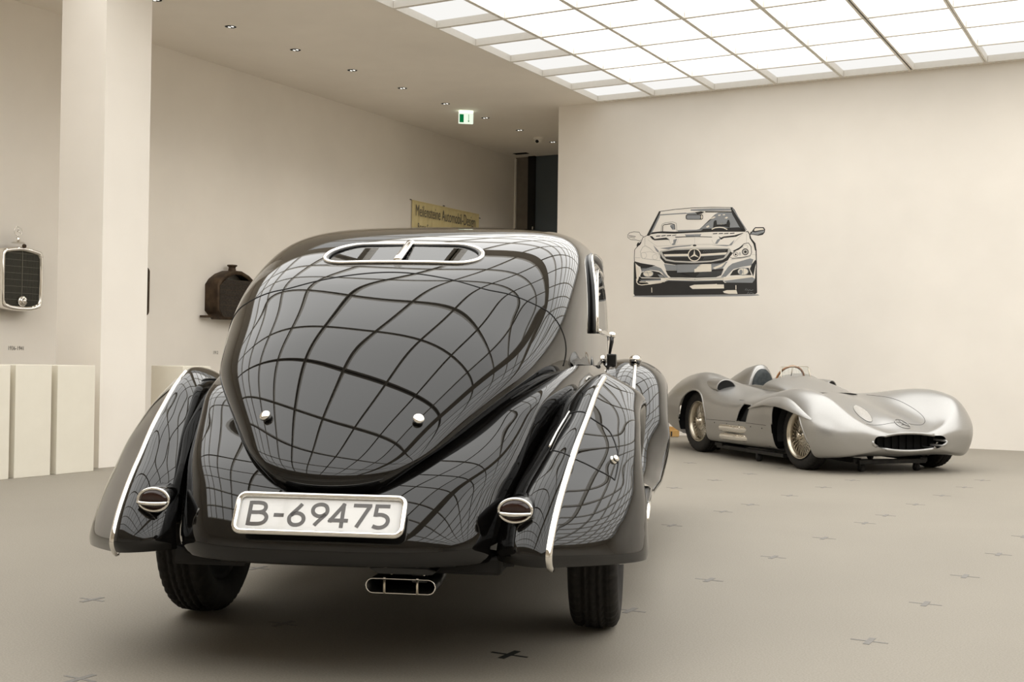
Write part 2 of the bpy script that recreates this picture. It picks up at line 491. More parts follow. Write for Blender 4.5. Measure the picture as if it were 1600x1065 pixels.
t = empty('banner', on_left_wall(16.33, 2.2, .0), RZL)
tag(t, 'yellow cloth banner with grey lettering on the far aisle wall', 'banner')
bm_rows = []
for i in range(61):
    x = -1.0 + 2.0 * i / 60
    yy = -.02 - .006 * math.sin(i * 1.7) - .004 * math.sin(i * .63)
    bm_rows.append([(x, yy, -.05 - .0 * i), (x, yy, .6), (x, yy * .7 - .008, 1.19)])
MB().grid(bm_rows).build('cloth', M['banner'], t)
text('lettering', 'Meilensteine Automobil-Design', .25, M['text'], t, (-.02, -.034, 1.04), (math.pi / 2, 0, 0), .565, off=-.001)
text('lettering', 'Bruno Sacco', .15, M['text'], t, (-.62, -.034, .80), (math.pi / 2, 0, 0), .62)
for x, z in ((-1.03, 1.2), (-.08, 1.215), (1.04, 1.14)):
    MB().tube([(x, .0, z), (x, -.03, z - .01)], .008, 6).build('pin', M['text'], t)
MB().box((-1.0, -.03, 1.18), (1.0, -.015, 1.195)).build('rod', M['banner'], t)

# ---- radiators on the left wall (local x along the wall, local -y out of the wall)
def wall_thing(name, l, z, label, cat, group=None):
    return tag(empty(name, on_left_wall(l, z, 0), RZL), label, cat, group)

def radiator_outline(w, h, top, n=8):
    pts = [(-w * .90, 0), (w * .90, 0)]
    pts = []
    for k in range(n + 1):                       # bottom: shallow curve
        a = -1 + 2 * k / n
        pts.append((w * .92 * a, .055 * h * a * a * abs(a)))
    pts += [(w * .985, h * .12), (w * 1.0, h * .5), (w * .99, h * .86), (w * .93, h * .91)]
    for k in range(n + 1):
        a = 1 - 2 * k / n
        pts.append((w * .86 * a, h * .93 + top * (1 - abs(a) ** 1.3)))
    pts += [(-w * .93, h * .91), (-w * .99, h * .86), (-w * 1.0, h * .5), (-w * .985, h * .12)]
    return pts

def loft_outline(poly, y0, y1, k0=1.0, k1=1.0, c=(0, 0)):
    a = [((x - c[0]) * k0 + c[0], y0, (z - c[1]) * k0 + c[1]) for x, z in poly]
    b = [((x - c[0]) * k1 + c[0], y1, (z - c[1]) * k1 + c[1]) for x, z in poly]
    return a, b

t = wall_thing('chrome_radiator', 8.12, 1.40, 'chrome vintage radiator shell with dark core hung on the wall at far left', 'radiator', 'vintage radiators on the aisle wall')
ol = radiator_outline(.245, .66, .03)
cx = (0, .33)
rows = [loft_outline(ol, 0, 0, .97, .97, cx)[0], loft_outline(ol, -.17, 0, 1.0, 1, cx)[0], loft_outline(ol, -.215, 0, .985, 1, cx)[0],
        loft_outline(ol, -.225, 0, .94, 1, cx)[0], loft_outline(ol, -.215, 0, .865, 1, cx)[0], loft_outline(ol, -.19, 0, .85, 1, cx)[0]]
MB().grid(rows, closed_v=True).build('shell', M['chrome'], t)
core_poly = [((x) * .855, (z - .33) * .855 + .33) for x, z in ol]
cobj = MB().prism(core_poly, -.198, -.02).build('core', M['core'], t)
wm = MB()
for k in range(1, 9):
    wm.box((-.20, -.2005, .045 + k * .066), (.20, -.198, .048 + k * .066))
wm.box((-.003, -.204, .06), (.003, -.198, .60))
for k in range(30):
    wm.box((-.195 + k * .0134, -.1995, .06), (-.1935 + k * .0134, -.198, .60))
wm.build('core_wires', M['wire'], cobj)
MB().revolve([(0, -.262), (.02, -.262), (.024, -.25), (.024, -.235), (.042, -.232), (.052, -.222), (.056, -.20), (.04, -.19)], 24, 'y', (0.0, 0, .10)).build('crank_cap', M['chrome'], t)
MB().revolve([(0, -.236), (.020, -.234), (.022, -.22)], 16, 'y', (.0, 0, .648)).build('badge', M['brown'], t)
MB().revolve([(0.075, .683), (.05, .695), (.035, .70), (.022, .705), (.016, .72), (.02, .735), (.008, .745), (0, .748)], 20, 'z', (0, -.13, 0)).build('filler_cap', M['chrome'], t)
em = MB()
R_ = .046; zc = .80
em.tube([(R_ * math.cos(a), -.13, zc + R_ * math.sin(a)) for a in [2 * math.pi * k / 28 for k in range(28)]], .0035, 6, closed=True)
for a in (90, 210, 330):
    em.tube([(0, -.13, zc), (R_ * math.cos(math.radians(a)), -.13, zc + R_ * math.sin(math.radians(a)))], [.006, .002], 6)
em.tube([(0, -.13, .74), (0, -.13, zc - R_)], .004, 6)
em.build('star_emblem', M['chrome'], t)

t = wall_thing('brown_radiator', 11.27, 1.42, 'worn brown octagonal vintage radiator on the wall behind the black car roof', 'radiator', 'vintage radiators on the aisle wall')
oc = [(-.24, 0), (.24, 0), (.36, .10), (.36, .42), (.30, .49), (.20, .555), (.07, .60), (-.07, .60), (-.20, .555), (-.30, .49), (-.36, .42), (-.36, .10)]
rows = [loft_outline(oc, 0, 0)[0], loft_outline(oc, -.19, 0, 1, 1)[0], loft_outline(oc, -.205, 0, .975, 1, (0, .3))[0], loft_outline(oc, -.205, 0, .86, 1, (0, .27))[0], loft_outline(oc, -.192, 0, .85, 1, (0, .27))[0]]
MB().grid(rows, closed_v=True).build('shell', M['brown'], t)
MB().prism([(-.26, .03), (.22, .03), (.325, .12), (.325, .40), (.22, .485), (-.22, .485), (-.325, .40), (-.325, .12)], -.209, -.1).build('core', M['brown_core'], t)
wm = MB()
for k in range(1, 7):
    wm.box((-.31, -.2115, .045 + k * .062), (.31, -.209, .049 + k * .062))
wm.build('core_wires', M['brown'], t)
MB().revolve([(.075, .585), (.05, .60), (.042, .64), (.05, .655), (.062, .66), (.062, .675), (.0, .68)], 18, 'z', (0, -.10, 0)).build('filler_neck', M['brown'], t)
MB().box((-.46, -.12, .015), (-.33, -.02, .04)).build('bracket', M['brown'], t)
MB().box((.33, -.12, .015), (.46, -.02, .04)).build('bracket', M['brown'], t)

t = wall_thing('brass_radiator', 9.565, 1.42, 'brass edged radiator mostly hidden behind the white column', 'radiator', 'vintage radiators on the aisle wall')
ol = rrect(.30, .27, .04); ol = [(x, z + .27) for x, z in ol]
rows = [loft_outline(ol, 0, 0, 1, 1)[0], loft_outline(ol, -.15, 0, 1, 1)[0], loft_outline(ol, -.165, 0, .97, 1, (0, .27))[0], loft_outline(ol, -.16, 0, .88, 1, (0, .27))[0]]
MB().grid(rows, closed_v=True).build('shell', M['brown'], t)
MB().prism([(x * .89, (z - .27) * .89 + .27) for x, z in ol], -.155, -.02).build('core', M['core'], t)

# ---- tape crosses on the floor
def cross(b, l, label, mat, s=1.0):
    o = MB()
    o.box((-.066 * s, -.006 * s, 0), (.066 * s, .006 * s, .0008))
    o.box((-.0115 * s, -.055 * s, .0), (.0115 * s, .055 * s, .0010))
    o = o.build('tape_cross', mat, None, room(b, l, .0003), RZ)
    tag(o, label, 'tape cross', 'tape crosses marking the floor grid')
ORD = ('nearest', 'second nearest', 'third nearest', 'fourth nearest', 'fifth nearest', 'sixth nearest', 'seventh nearest', 'eighth nearest', 'farthest')
for row, pts in (('rightmost diagonal row of floor crosses', ((-.97, 4.42), (-.92, 5.23), (-.88, 6.01), (-.83, 6.80), (-.79, 7.58))),
                 ('second diagonal row from the right', ((-1.87, 5.25), (-1.81, 6.04), (-1.76, 6.85), (-1.71, 7.64), (-1.68, 8.1), (-1.63, 8.85), (-1.57, 9.57), (-1.52, 10.32), (-1.48, 11.04))),
                 ('third diagonal row from the right', ((-2.68, 6.85), (-2.64, 7.67), (-2.61, 8.15), (-2.54, 8.87), (-2.48, 9.62), (-2.42, 10.34), (-2.36, 11.08))),
                 ('fourth diagonal row from the right', ((-3.45, 8.86), (-3.39, 9.63), (-3.32, 10.36), (-3.26, 11.1)))):
    for k, (b, l) in enumerate(pts):
        cross(b, l, 'grey tape cross, ' + (ORD[k] if k < len(pts) - 1 else 'farthest') + ' in the ' + row, M['tape_grey'])
for b, l, lab in ((-3.84, 3.45, 'grey tape cross on the floor left of the black car left wheel'),
                  (-2.94, 2.6, 'dark grey tape cross at the lower left edge of the picture'),
                  (-3.77, 4.37, 'grey tape cross just right of the black car left rear wheel'), (-2.91, 3.52, 'faint tape cross in the shadow under the black car tail'),
                  (-1.91, 4.44, 'grey tape cross touching the black car right rear wheel'),
                  (-4.16, 11.1, 'small grey tape cross by the rear wheel of the silver car')):
    cross(b, l, lab, M['tape_grey'])
cross(-1.97, 3.56, 'black tape cross on the floor in front of the car exhaust', M['tape_black'], 1.05)

# ------------------------------------------------------------------ the black car (local x right, y forward, z up; origin under the rear axle)
car = empty('vintage_car', (-.48, 4.633, 0), math.radians(-7.5))
tag(car, 'glossy black streamlined vintage coupe with fastback tail, seen from behind', 'car')

SP = [(-.797, .551), (-.824, .592), (-.812, .63), (-.775, .68), (-.70, .762), (-.60, .86), (-.46, .985), (-.30, 1.113), (-.11, 1.238), (.05, 1.325), (.27, 1.418), (.54, 1.513),
      (.85, 1.583), (1.3, 1.636), (1.75, 1.645), (2.15, 1.575), (2.43, 1.34), (2.62, 1.06)]
CR = [(.20, -.735, .605), (.25, -.685, .638), (.317, -.610, .69), (.379, -.515, .737), (.444, -.414, .791), (.512, -.312, .848), (.576, -.2, .899), (.622, -.06, .932), (.664, .10, .951),
      (.700, .29, .962), (.724, .5, .968), (.740, .76, .97), (.748, 1.05, .97), (.750, 1.5, .968), (.748, 1.9, .966), (.735, 2.2, .965), (.71, 2.48, .965), (.685, 2.66, .96)]
NX = [2, 2.0, 2.0, 2.0, 2.05, 2.1, 2.2, 2.35, 2.7, 3.4, 4.3, 5.2, 5.8, 6.0, 6.0, 5.5, 4.4, 4.0]
BG = [0, 0, 0, 0, .002, .004, .006, .009, .010, .008, .006, .004, .002, 0, 0, 0, 0, 0]
MS, HN = 170, 70
sp = smooth_rows(spline(SP, m=MS), 6); cr_ = smooth_rows(spline(CR, m=MS), 6); nx = smooth_rows(spline([(v,) for v in NX], m=MS), 6)[:, 0]; bg = smooth_rows(spline([(v,) for v in BG], m=MS), 6)[:, 0]
beta = np.linspace(-math.pi / 2, math.pi / 2, 2 * HN + 1)
def cross_section(n, blend=.25):
    s, c = np.abs(np.sin(beta)), np.abs(np.cos(beta))
    r = (s**n + c**n) ** (-1.0 / n) * (1 - blend) + blend
    return r * np.sin(beta), r * np.cos(beta)
shell = np.zeros((MS, 2 * HN + 1, 3))
for i in range(MS):
    X, Wt = cross_section(nx[i], .08)
    xc, yc, zc = cr_[i]
    shell[i, :, 0] = X * (xc + bg[i] * (1 - (1 - np.minimum(Wt / .45, 1)) ** 2))
    shell[i, :, 1] = yc + (sp[i, 0] - yc) * Wt
    shell[i, :, 2] = zc + (sp[i, 1] - zc) * Wt
shell = smooth_rows(shell, 3)
n1 = 2 * HN + 1
# openings: rear window (plan outline), side windows (side outline), windscreen (rows)
rw = [(x, y + .2775) for x, y in rrect(.325, .1225, .105, 8)]
rw = [(x * (1.0 if y < .28 else 1.0 - .10 * (y - .28) / .12), y) for x, y in rw]
sw_pts = [(.98, 1.13), (1.9, 1.13), (2.28, 1.13), (2.18, 1.34), (2.02, 1.43), (1.6, 1.445), (1.30, 1.42), (1.08, 1.33), (.98, 1.21)]
mask_shell = np.ones((MS - 1, n1 - 1), bool); m_rw = ~mask_shell; m_sw = ~mask_shell; m_ws = ~mask_shell
mid = (shell[:-1, :-1] + shell[1:, :-1] + shell[:-1, 1:] + shell[1:, 1:]) / 4
for i in range(MS - 1):
    for j in range(n1 - 1):
        x, y, z = mid[i, j]
        if z > 1.25 and inside((x, y), rw): m_rw[i, j] = True
        elif abs(x) > .5 and inside((y, z), sw_pts): m_sw[i, j] = True
        elif y > 2.27 and 1.04 < z < 1.50 and abs(x) < .58: m_ws[i, j] = True
mask_shell = ~(m_rw | m_sw | m_ws)
body = MB().grid(shell, mask=mask_shell).build('body_shell', M['black_paint'], car)
full = MB().grid(shell)
shell_tree = BVHTree.FromPolygons([Vector(p) for p in full.v], full.f)
def on_shell(p):
    loc, nor, _, _ = shell_tree.find_nearest(Vector(p))
    if nor.dot(loc - Vector((0, .8, .8))) < 0: nor = -nor
    return loc, nor
def drop(x, y, tree=None):
    h = (tree or shell_tree).ray_cast(Vector((x, y, 3)), Vector((0, 0, -1)))
    return h[0]
def side_hit(s, y, z, tree=None):
    h = (tree or shell_tree).ray_cast(Vector((s * 2, y, z)), Vector((-s, 0, 0)))
    return h[0]
# headliner inside the roof
rows = []
for i in range(88, MS - 14, 3):
    c = np.array([0, shell[i, HN, 1], 1.1])
    rows.append([c + (shell[i, j] - c) * .95 for j in range(6, n1 - 6, 4)])
hl_mask = np.ones((len(rows) - 1, len(rows[0]) - 1), bool)
for i in range(len(rows) - 1):
    for j in range(len(rows[0]) - 1):
        p = (np.array(rows[i][j]) + np.array(rows[i + 1][j + 1])) / 2
        if inside((p[0], p[1]), [(x * 1.15, (y - .28) * 1.3 + .28) for x, y in rw]): hl_mask[i, j] = False
        if abs(p[0]) > .45 and 1.08 < p[2] < 1.5 and .9 < p[1] < 2.35: hl_mask[i, j] = False
MB().grid(rows, mask=hl_mask, flip=True).build('headliner', M['headliner'], car)
MB().box((-.6, .1, .90), (.6, 2.3, .93)).build('interior_floor', M['headliner'], car)
MB().box((-.52, .95, .93), (-.06, 1.12, 1.24)).build('seat_back', M['headliner'], car, bevel=.05)
MB().box((.06, .95, .93), (.52, 1.12, 1.24)).build('seat_back', M['headliner'], car, bevel=.05)

# rear window: panes, bezel, divider
win = empty('rear_window'); win.parent = car
def ring_on_shell(poly, lift=.004, tree=None):
    out = []
    for x, y in poly:
        p = drop(x, y); _, n = on_shell(p)
        out.append(Vector(p) + n * lift)
    return out
dense = []
for k in range(len(rw)):
    a, b = rw[k], rw[(k + 1) % len(rw)]
    L = math.dist(a, b)
    for q in range(max(1, int(L / .03))):
        t_ = q / max(1, int(L / .03)); dense.append((a[0] + (b[0] - a[0]) * t_, a[1] + (b[1] - a[1]) * t_))
ring = ring_on_shell(dense, .003)
MB().tube(ring, .0085, 10, closed=True).build('bezel', M['chrome'], win)
rcen = sum(ring, Vector()) / len(ring)
MB().tube([p + (rcen - p).normalized() * .011 - Vector((0, 0, .004)) for p in ring], .007, 8, closed=True).build('gasket', M['black_satin'], win)
for s in (-1, 1):
    c = [drop(s * x, y) for x, y in ((.02, .18), (.28, .18), (.27, .36), (.02, .385))]
    cen = sum(c, Vector()) / 4
    tilt = math.radians(24)
    nrm = Vector((s * .02, -math.sin(tilt), math.cos(tilt))).normalized()
    P = []
    for x, y in dense:
        if s * x < -.001: continue
        p = drop(x, y); P.append(p - nrm * ((p - cen).dot(nrm) + .006))
    q0 = drop(0, .155); q1 = drop(0, .40)
    P += [q0 - nrm * ((q0 - cen).dot(nrm) + .006), q1 - nrm * ((q1 - cen).dot(nrm) + .006)]
    ctr = sum(P, Vector()) / len(P)
    ex = Vector((1, 0, 0)); ex = (ex - nrm * ex.dot(nrm)).normalized(); ey = nrm.cross(ex)
    P.sort(key=lambda p: math.atan2((p - ctr).dot(ey), (p - ctr).dot(ex)))
    n_ = len(P)
    MB().add([tuple(p) for p in P] + [tuple(p - nrm * .004) for p in P], [tuple(range(n_)), tuple(range(2 * n_ - 1, n_ - 1, -1))], False).build('pane', M['rear_glass'], win, fix=False)
dv = [drop(0, y) + Vector((0, -.004, .012)) for y in np.linspace(.158, .397, 8)]
MB().tube(dv, .017, 10, flat=.6, up=(0, -.4, .9)).build('divider', M['chrome'], win)

# side windows with chrome lower rail, frame and the drip moulding
for s in (1, -1):
    sw = empty('side_window'); sw.parent = car
    V = MB()
    V.grid(shell, mask=m_sw & ((mid[:, :, 0] * s) > 0)[:, :])
    V.build('pane', M['glass'], sw)
    rp = [side_hit(s, y, z) for y, z in [tuple(q) for q in spline(sw_pts + [sw_pts[0]], m=60)]]
    MB().tube([p + Vector((s * .001, 0, 0)) for p in rp[:-1]], .008, 8, closed=True).build('window_frame', M['chrome'], sw)
    rp = [side_hit(s, y, 1.128) + Vector((s * .006, 0, 0)) for y in np.linspace(1.0, 2.28, 14)]
    MB().tube(rp, .011, 8).build('sill_rail', M['chrome'], sw)
    dp = [(.69, 1.11), (.71, 1.22), (.77, 1.34), (.90, 1.43), (1.15, 1.485), (1.6, 1.50), (1.95, 1.49), (2.2, 1.42)]
    rp = [side_hit(s, y, z) + Vector((s * .008, 0, 0)) for y, z in spline(dp, m=40)]
    MB().tube(rp, .014, 8).build('drip_moulding', M['black_satin'], sw)
    MB().tube([p + Vector((s * .010, 0, .008)) for p in rp], .006, 6).build('drip_bead', M['chrome'], sw)

# tail lid shut line
sl = [(0, .057, 1.321), (.16, .03, 1.31), (.324, -.02, 1.286), (.406, -.03, 1.268), (.475, -.01, 1.249), (.563, .02, 1.209), (.616, .06, 1.172), (.64, .10, 1.10), (.655, .12, 1.03), (.65, .11, .975)]
sl = [(-x, y, z) for x, y, z in sl[:0:-1]] + sl
sl = spline(sl, m=110)
MB().tube([on_shell(p)[0] for p in sl], .0028, 6).build('lid_shut_line', M['seam'], car)
for s in (1, -1):
    p, n = on_shell((s * .262, -.64, .795))
    h = empty('lid_handle'); h.parent = car
    q = n.to_track_quat('Z', 'Y').to_matrix().to_4x4(); q.translation = p
    MB().revolve([(0, .021), (.014, .020), (.0195, .016), (.0195, .010), (.016, .007), (.010, .005), (.010, -.004)], 20, 'z', M=q).build('knob', M['chrome'], h)

# lower body: a barrel apron of superelliptic waterlines under the tail, running forward as the hips and sides
ZV = [.345, .372, .43, .50, .56, .62, .70, .78, .85, .91, .95, .972]
ZT = [.345, .372, .43, .50, .56, .62, .714, .80, .85, .91, .95, .972]
#       half width, rear depth, barrel depth
AT = [(.558, -.868, .45), (.565, -.885, .46), (.573, -.872, .46), (.582, -.829, .46), (.588, -.782, .43), (.594, -.720, .36), (.606, -.575, .25), (.626, -.43, .19), (.640, -.345, .17), (.660, -.175, .17), (.690, .01, .19), (.700, .13, .20)]
SIDE = [.75, .765, .775, .782, .785, .787, .787, .785, .782, .777, .768, .752]         # half width of the flank at mid length
lower = []
at = smooth_rows(spline(AT, u=np.linspace(.345, .972, 60), t=ZT), 2)
sd = spline([(v,) for v in SIDE], u=np.linspace(.345, .972, 60), t=ZV)[:, 0]
for r, (zz, (a_, yc_, b_)) in enumerate(zip(np.linspace(.345, .972, 60), at)):
    pts = []
    for ph in np.radians([0, 10, 20, 30, 40, 50, 58, 65, 71, 76, 81]):
        pts.append((a_ * math.sin(ph) ** (2 / 3.1), yc_ + b_ * (1 - math.cos(ph) ** (2 / 3.1))))
    for y, k in ((.42, .66), (.8, .90), (1.3, 1.0), (1.9, .98), (2.6, .88)):
        x1 = a_ + (sd[r] - a_) * k if k < .9 else sd[r] * (1 if y < 1.5 else (.985 if y < 2 else .92)) - (.012 if y < 1 else 0)
        pts.append((x1, y))
    seg = [0] + list(np.cumsum([math.dist(p, q_) for p, q_ in zip(pts, pts[1:])]))
    n_r, n_f = 70, 46
    sm = spline(pts, u=np.concatenate([np.linspace(0, seg[10], n_r), np.linspace(seg[10], seg[-1], n_f)[1:]]), t=seg)
    lower.append([(x, y, zz) for x, y in sm])
lower = np.array(lower).transpose(1, 0, 2)[:, ::-1]          # stations first, crease side to lip
lower = smooth_rows(smooth_rows(lower, 3), 2, 1)
lower[0, :, 0] = 0
NLB = lower.shape[1]
both = np.concatenate([(lower * [-1, 1, 1])[::-1], lower[1:]], 0)
# tuck the lip under
both = np.concatenate([both, both[:, -1:] * [.985, 1, 1] + [0, .012, -.006], both[:, -1:] * [.96, 1, 1] + [0, .03, .004]], 1)
NLB += 2
MB().grid(both, flip=True).build('lower_body', M['black_paint'], car)
lower_tree = BVHTree.FromPolygons([Vector(p) for p in both.reshape(-1, 3)], [(i * NLB + j, (i + 1) * NLB + j, (i + 1) * NLB + j + 1, i * NLB + j + 1) for i in range(len(both) - 1) for j in range(NLB - 1)])
crease = [(-p[0], p[1], p[2]) for p in cr_[90:0:-1]] + [tuple(p) for p in (spline([(-.20, -.735, .605), (-.115, -.781, .567), (0, -.797, .551), (.115, -.781, .567), (.20, -.735, .605)], m=16))] + [tuple(p) for p in cr_[1:91]]
MB().tube([(p[0] * .995, p[1] + .006, p[2] - .004) for p in crease], .007, 6).build('crease_gap', M['seam'], car)
# underside: dark plate added to keep light from showing through
up = [(p[0], p[1] + .02, p[2] + .02) for p in both[:, -1]]
MB().add(up, [tuple(range(len(up)))], False).build('undertray', M['underbody'], car)
MB().box((-.55, -.70, .30), (-.30, .35, .36)).build('chassis_rail', M['underbody'], car, bevel=.01)
MB().box((.30, -.70, .30), (.55, .35, .36)).build('chassis_rail', M['underbody'], car, bevel=.01)
MB().tube([(-.72, .257, .31), (.72, .257, .31)], .055, 12).build('rear_axle', M['underbody'], car)

# bonnet, cowl and grille (out of sight behind the cabin)
bon = []
for y, w, h in ((2.55, .66, 1.05), (2.9, .56, 1.05), (3.4, .44, 1.03), (3.9, .33, 1.0), (4.15, .27, .97), (4.2, .2, .9)):
    bon.append([(w * math.sin(a), y, .42 + (h - .42) * abs(math.cos(a)) ** .5) for a in np.linspace(-math.pi / 2, math.pi / 2, 25)])
MB().grid(spline(np.array(bon).reshape(6, -1), m=30).reshape(30, 25, 3)).build('bonnet', M['black_paint'], car)
MB().grid([[(.27 * s * k, 4.19 + .02 * (1 - s * s), z) for s in np.linspace(-1, 1, 9)] for z, k in ((.42, .8), (.6, .95), (.8, 1), (.95, .8), (.98, .4))]).build('grille_shell', M['chrome'], car)

# rear fenders
FK = [(.79, .68, .46), (.815, .60, .70), (.83, .45, .865), (.84, .29, .932), (.84, .137, .944), (.83, .04, .924), (.816, -.055, .893), (.804, -.155, .849), (.791, -.262, .793), (.774, -.383, .730),
      (.756, -.503, .652), (.743, -.600, .590), (.731, -.686, .526), (.722, -.752, .465), (.716, -.795, .408), (.715, -.803, .374), (.716, -.780, .346)]
XO = .985
FO = [(.91, .66, .30), (.91, .64, .44), (.91, .56, .58), (.91, .46, .66), (.91, .36, .71), (.91, .26, .725), (.914, .17, .715), (.92, .09, .69), (.93, .02, .65), (.942, -.05, .60), (.955, -.10, .54), (.968, -.135, .48),
      (.976, -.16, .43), (.982, -.175, .39), (.985, -.185, .35), (.986, -.19, .325), (.98, -.21, .305)]
FI = [(.62, .60, .44), (.64, .52, .64), (.66, .40, .77), (.672, .26, .825), (.678, .13, .835), (.678, .03, .83), (.674, -.06, .818), (.664, -.14, .79), (.652, -.22, .755), (.632, -.34, .70), (.606, -.465, .635), (.582, -.56, .578),
      (.565, -.625, .522), (.550, -.675, .466), (.540, -.705, .412), (.536, -.71, .378), (.538, -.695, .350)]
FM, FN = 120, 36
fk, fo, fi = [smooth_rows(spline(c, m=FM), 4) for c in (FK, FO, FI)]
def fender_rows(fk, fo, fi, no_hi=5.0, no_lo=2.9, ni=1.9):
    rows = []
    for r_i, (K, Oo, I) in enumerate(zip(fk, fo, fi)):
        no = no_hi + (no_lo - no_hi) * min(1, max(0, (r_i / len(fk) - .35) / .45))
        d = Oo - I
        t_ = np.clip((K - I) @ d / (d @ d), .2, .8)
        F = I + d * t_
        h = K - F
        row = []
        for a in np.linspace(0, math.pi / 2, FN):
            s, c = math.sin(a), math.cos(a); r = (s**ni + c**ni) ** (-1 / ni)
            row.append(F + (I - F) * r * c + h * r * s)
        for a in np.linspace(math.pi / 2, 0, FN)[1:]:
            s, c = math.sin(a), math.cos(a); r = (s**no + c**no) ** (-1 / no)
            row.append(F + (Oo - F) * r * c + h * r * s)
        rows.append(row)
    return np.array(rows)
fr = smooth_rows(fender_rows(fk, fo, fi), 3)
FTREE = BVHTree.FromPolygons([Vector(p) for p in fr.reshape(-1, 3)], [(i * fr.shape[1] + j, (i + 1) * fr.shape[1] + j, (i + 1) * fr.shape[1] + j + 1, i * fr.shape[1] + j + 1) for i in range(FM - 1) for j in range(fr.shape[1] - 1)])
def on_fender(p):
    loc, n, _, _ = FTREE.find_nearest(Vector(p))
    if (loc - Vector((.8, .1, .4))).dot(n) < 0: n = -n
    return loc, n
def mir(P, s): return [(p[0] * s, p[1], p[2]) for p in P]
for s in (1, -1):
    S = np.array([s, 1, 1])
    fe = MB().grid(fr * S).build('rear_fender', M['black_paint'], car)
    # rolled lip closing the underside
    lip = [fr[-1] * S, fr[-1] * S * [.985, .96, 1] + [0, 0, -.004], fr[-1] * S * [.97, .9, 1] + [0, 0, .012]]
    lip = [fr[-1] * S, np.array([(p[0] + (s * .78 - p[0]) * .06, p[1] + (-.2 - p[1]) * .05, p[2] - .006) for p in fr[-1] * S]), np.array([(p[0] + (s * .78 - p[0]) * .14, p[1] + (-.2 - p[1]) * .13, p[2] + .006) for p in fr[-1] * S])]
    MB().grid(lip).build('fender_lip', M['black_paint'], fe)
    # chrome strip along the crest, wrapping under the lip
    path = [Vector(p) for p in fk[36:]]
    rows = []
    for i, K in enumerate(path):
        i0 = 36 + i
        ax = (fo[i0] - fi[i0]); ax = Vector(ax).normalized()
        wdt = .0145
        row = []
        for q in np.linspace(-1, 1, 9):
            base, n = on_fender(K + ax * q * wdt)
            row.append(base + n * (.0085 * (1 - q * q) + .0005))
        rows.append([(p.x * s, p.y, p.z) for p in row])
    e0 = np.array(rows[-1]); 
    rows.append(list(e0 + [0, .02, -.012])); rows.append(list(e0 + [0, .05, -.010]))
    MB().grid(rows).build('chrome_strip', M['chrome'], fe)
    # wheel spat on the flank
    yc, zc = .26, .545
    sp_rows = []
    for k in np.linspace(0, 1, 10):
        row = []
        for a in [2 * math.pi * q / 56 for q in range(56)]:
            ca, sa = math.cos(a), math.sin(a)
            ry, rz = (.50, .255)
            rr = (abs(ca) ** 2.6 + abs(sa) ** 2.6) ** (-1 / 2.6)
            row.append((s * (XO - .075 + .062 * (1 - k ** 4) - .05 * max(0, rz * rr * k * sa) / .25), yc + ry * rr * k * ca, zc + rz * rr * k * sa - .0))
        sp_rows.append(row)
    so = MB().grid(sp_rows, closed_v=True).build('wheel_spat', M['black_paint'], fe)
    MB().revolve([(0, .022), (.012, .021), (.016, .015), (.012, .009), (.012, .005), (.016, 0), (.016, -.01)], 16, 'z', M=Matrix.Translation((s * (XO - .035), .02, .66)) @ Matrix.Rotation(s * math.pi / 2, 4, 'Y')).build('spat_latch', M['chrome'], so)
    # tail lamp pod
    tl = empty('tail_lamp'); tl.parent = car
    lx, ly, lz = .600, -.745, .517
    pod = []
    for k, (f, dy) in enumerate(((.93, 0), (1.0, .012), (1.03, .05), (.98, .11), (.84, .18), (.58, .25), (.2, .30), (.02, .305))):
        pod.append([(s * (lx + .05 * (dy / .3) + .053 * f * math.cos(a)), ly + dy, lz + .025 * (dy / .3) + .037 * f * math.sin(a)) for a in [2 * math.pi * q / 32 for q in range(32)]])
    MB().grid(pod, closed_v=True, cap=True).build('lamp_housing', M['black_paint'], tl)
    MB().tube([(s * lx, ly + .16, lz - .01), (s * (lx + .02), ly + .20, lz - .08), (s * (lx + .0), ly + .30, lz - .10)], [.03, .03, .02], 12).build('lamp_foot', M['black_paint'], tl)
    MB().tube([(s * (lx + .0525 * math.cos(a)), ly - .004, lz + .0365 * math.sin(a)) for a in [2 * math.pi * q / 40 for q in range(40)]], .006, 8, closed=True).build('bezel', M['chrome'], tl)
    ln = []
    for k in np.linspace(0, 1, 8):
        ln.append([(s * (lx + .050 * k * math.cos(a)), ly - .006 - .016 * math.sqrt(max(0, 1 - k * k)), lz + .034 * k * math.sin(a)) for a in [2 * math.pi * q / 32 for q in range(32)]])
    MB().grid(ln, closed_v=True).build('lens', M['lens'], tl)
    MB().tube([(s * (lx + .051 * q), ly - .014 - .012 * (1 - q * q), lz - .008 - .003 * (1 - q * q)) for q in np.linspace(-1, 1, 13)], [.0055 + .002 * (1 - q * q) for q in np.linspace(-1, 1, 13)], 8).build('lens_bar', M['chrome'], tl)

# fuel flap on the right fender: shut lines, hinge pin and latch; door handle ahead of the fender
flap = [(.737, -.224, .782), (.775, -.234, .789), (.807, -.249, .790), (.864, -.235, .766), (.895, -.25, .735), (.915, -.285, .69), (.922, -.33, .645), (.913, -.385, .602), (.905, -.395, .600), (.88, -.412, .617), (.845, -.435, .634), (.801, -.459, .652), (.749, -.48, .664), (.700, -.448, .659)]  # points found beforehand from image pixels cast onto the fender
fd = [on_fender(p) for p in [tuple(v) for v in spline(flap, m=90)]]
ff = empty('fuel_flap'); ff.parent = car
MB().tube([p for p, n in fd], .0028, 6).build('shut_line', M['seam'], ff)
hp = [on_fender(p) for p in ((.737, -.224, .782), (.722, -.28, .752), (.706, -.35, .712), (.690, -.43, .665))]
MB().tube([p + n * .006 for p, n in hp], .0045, 8).build('hinge_pin', M['chrome'], ff)
lp, ln_ = on_fender((.907, -.331, .662))
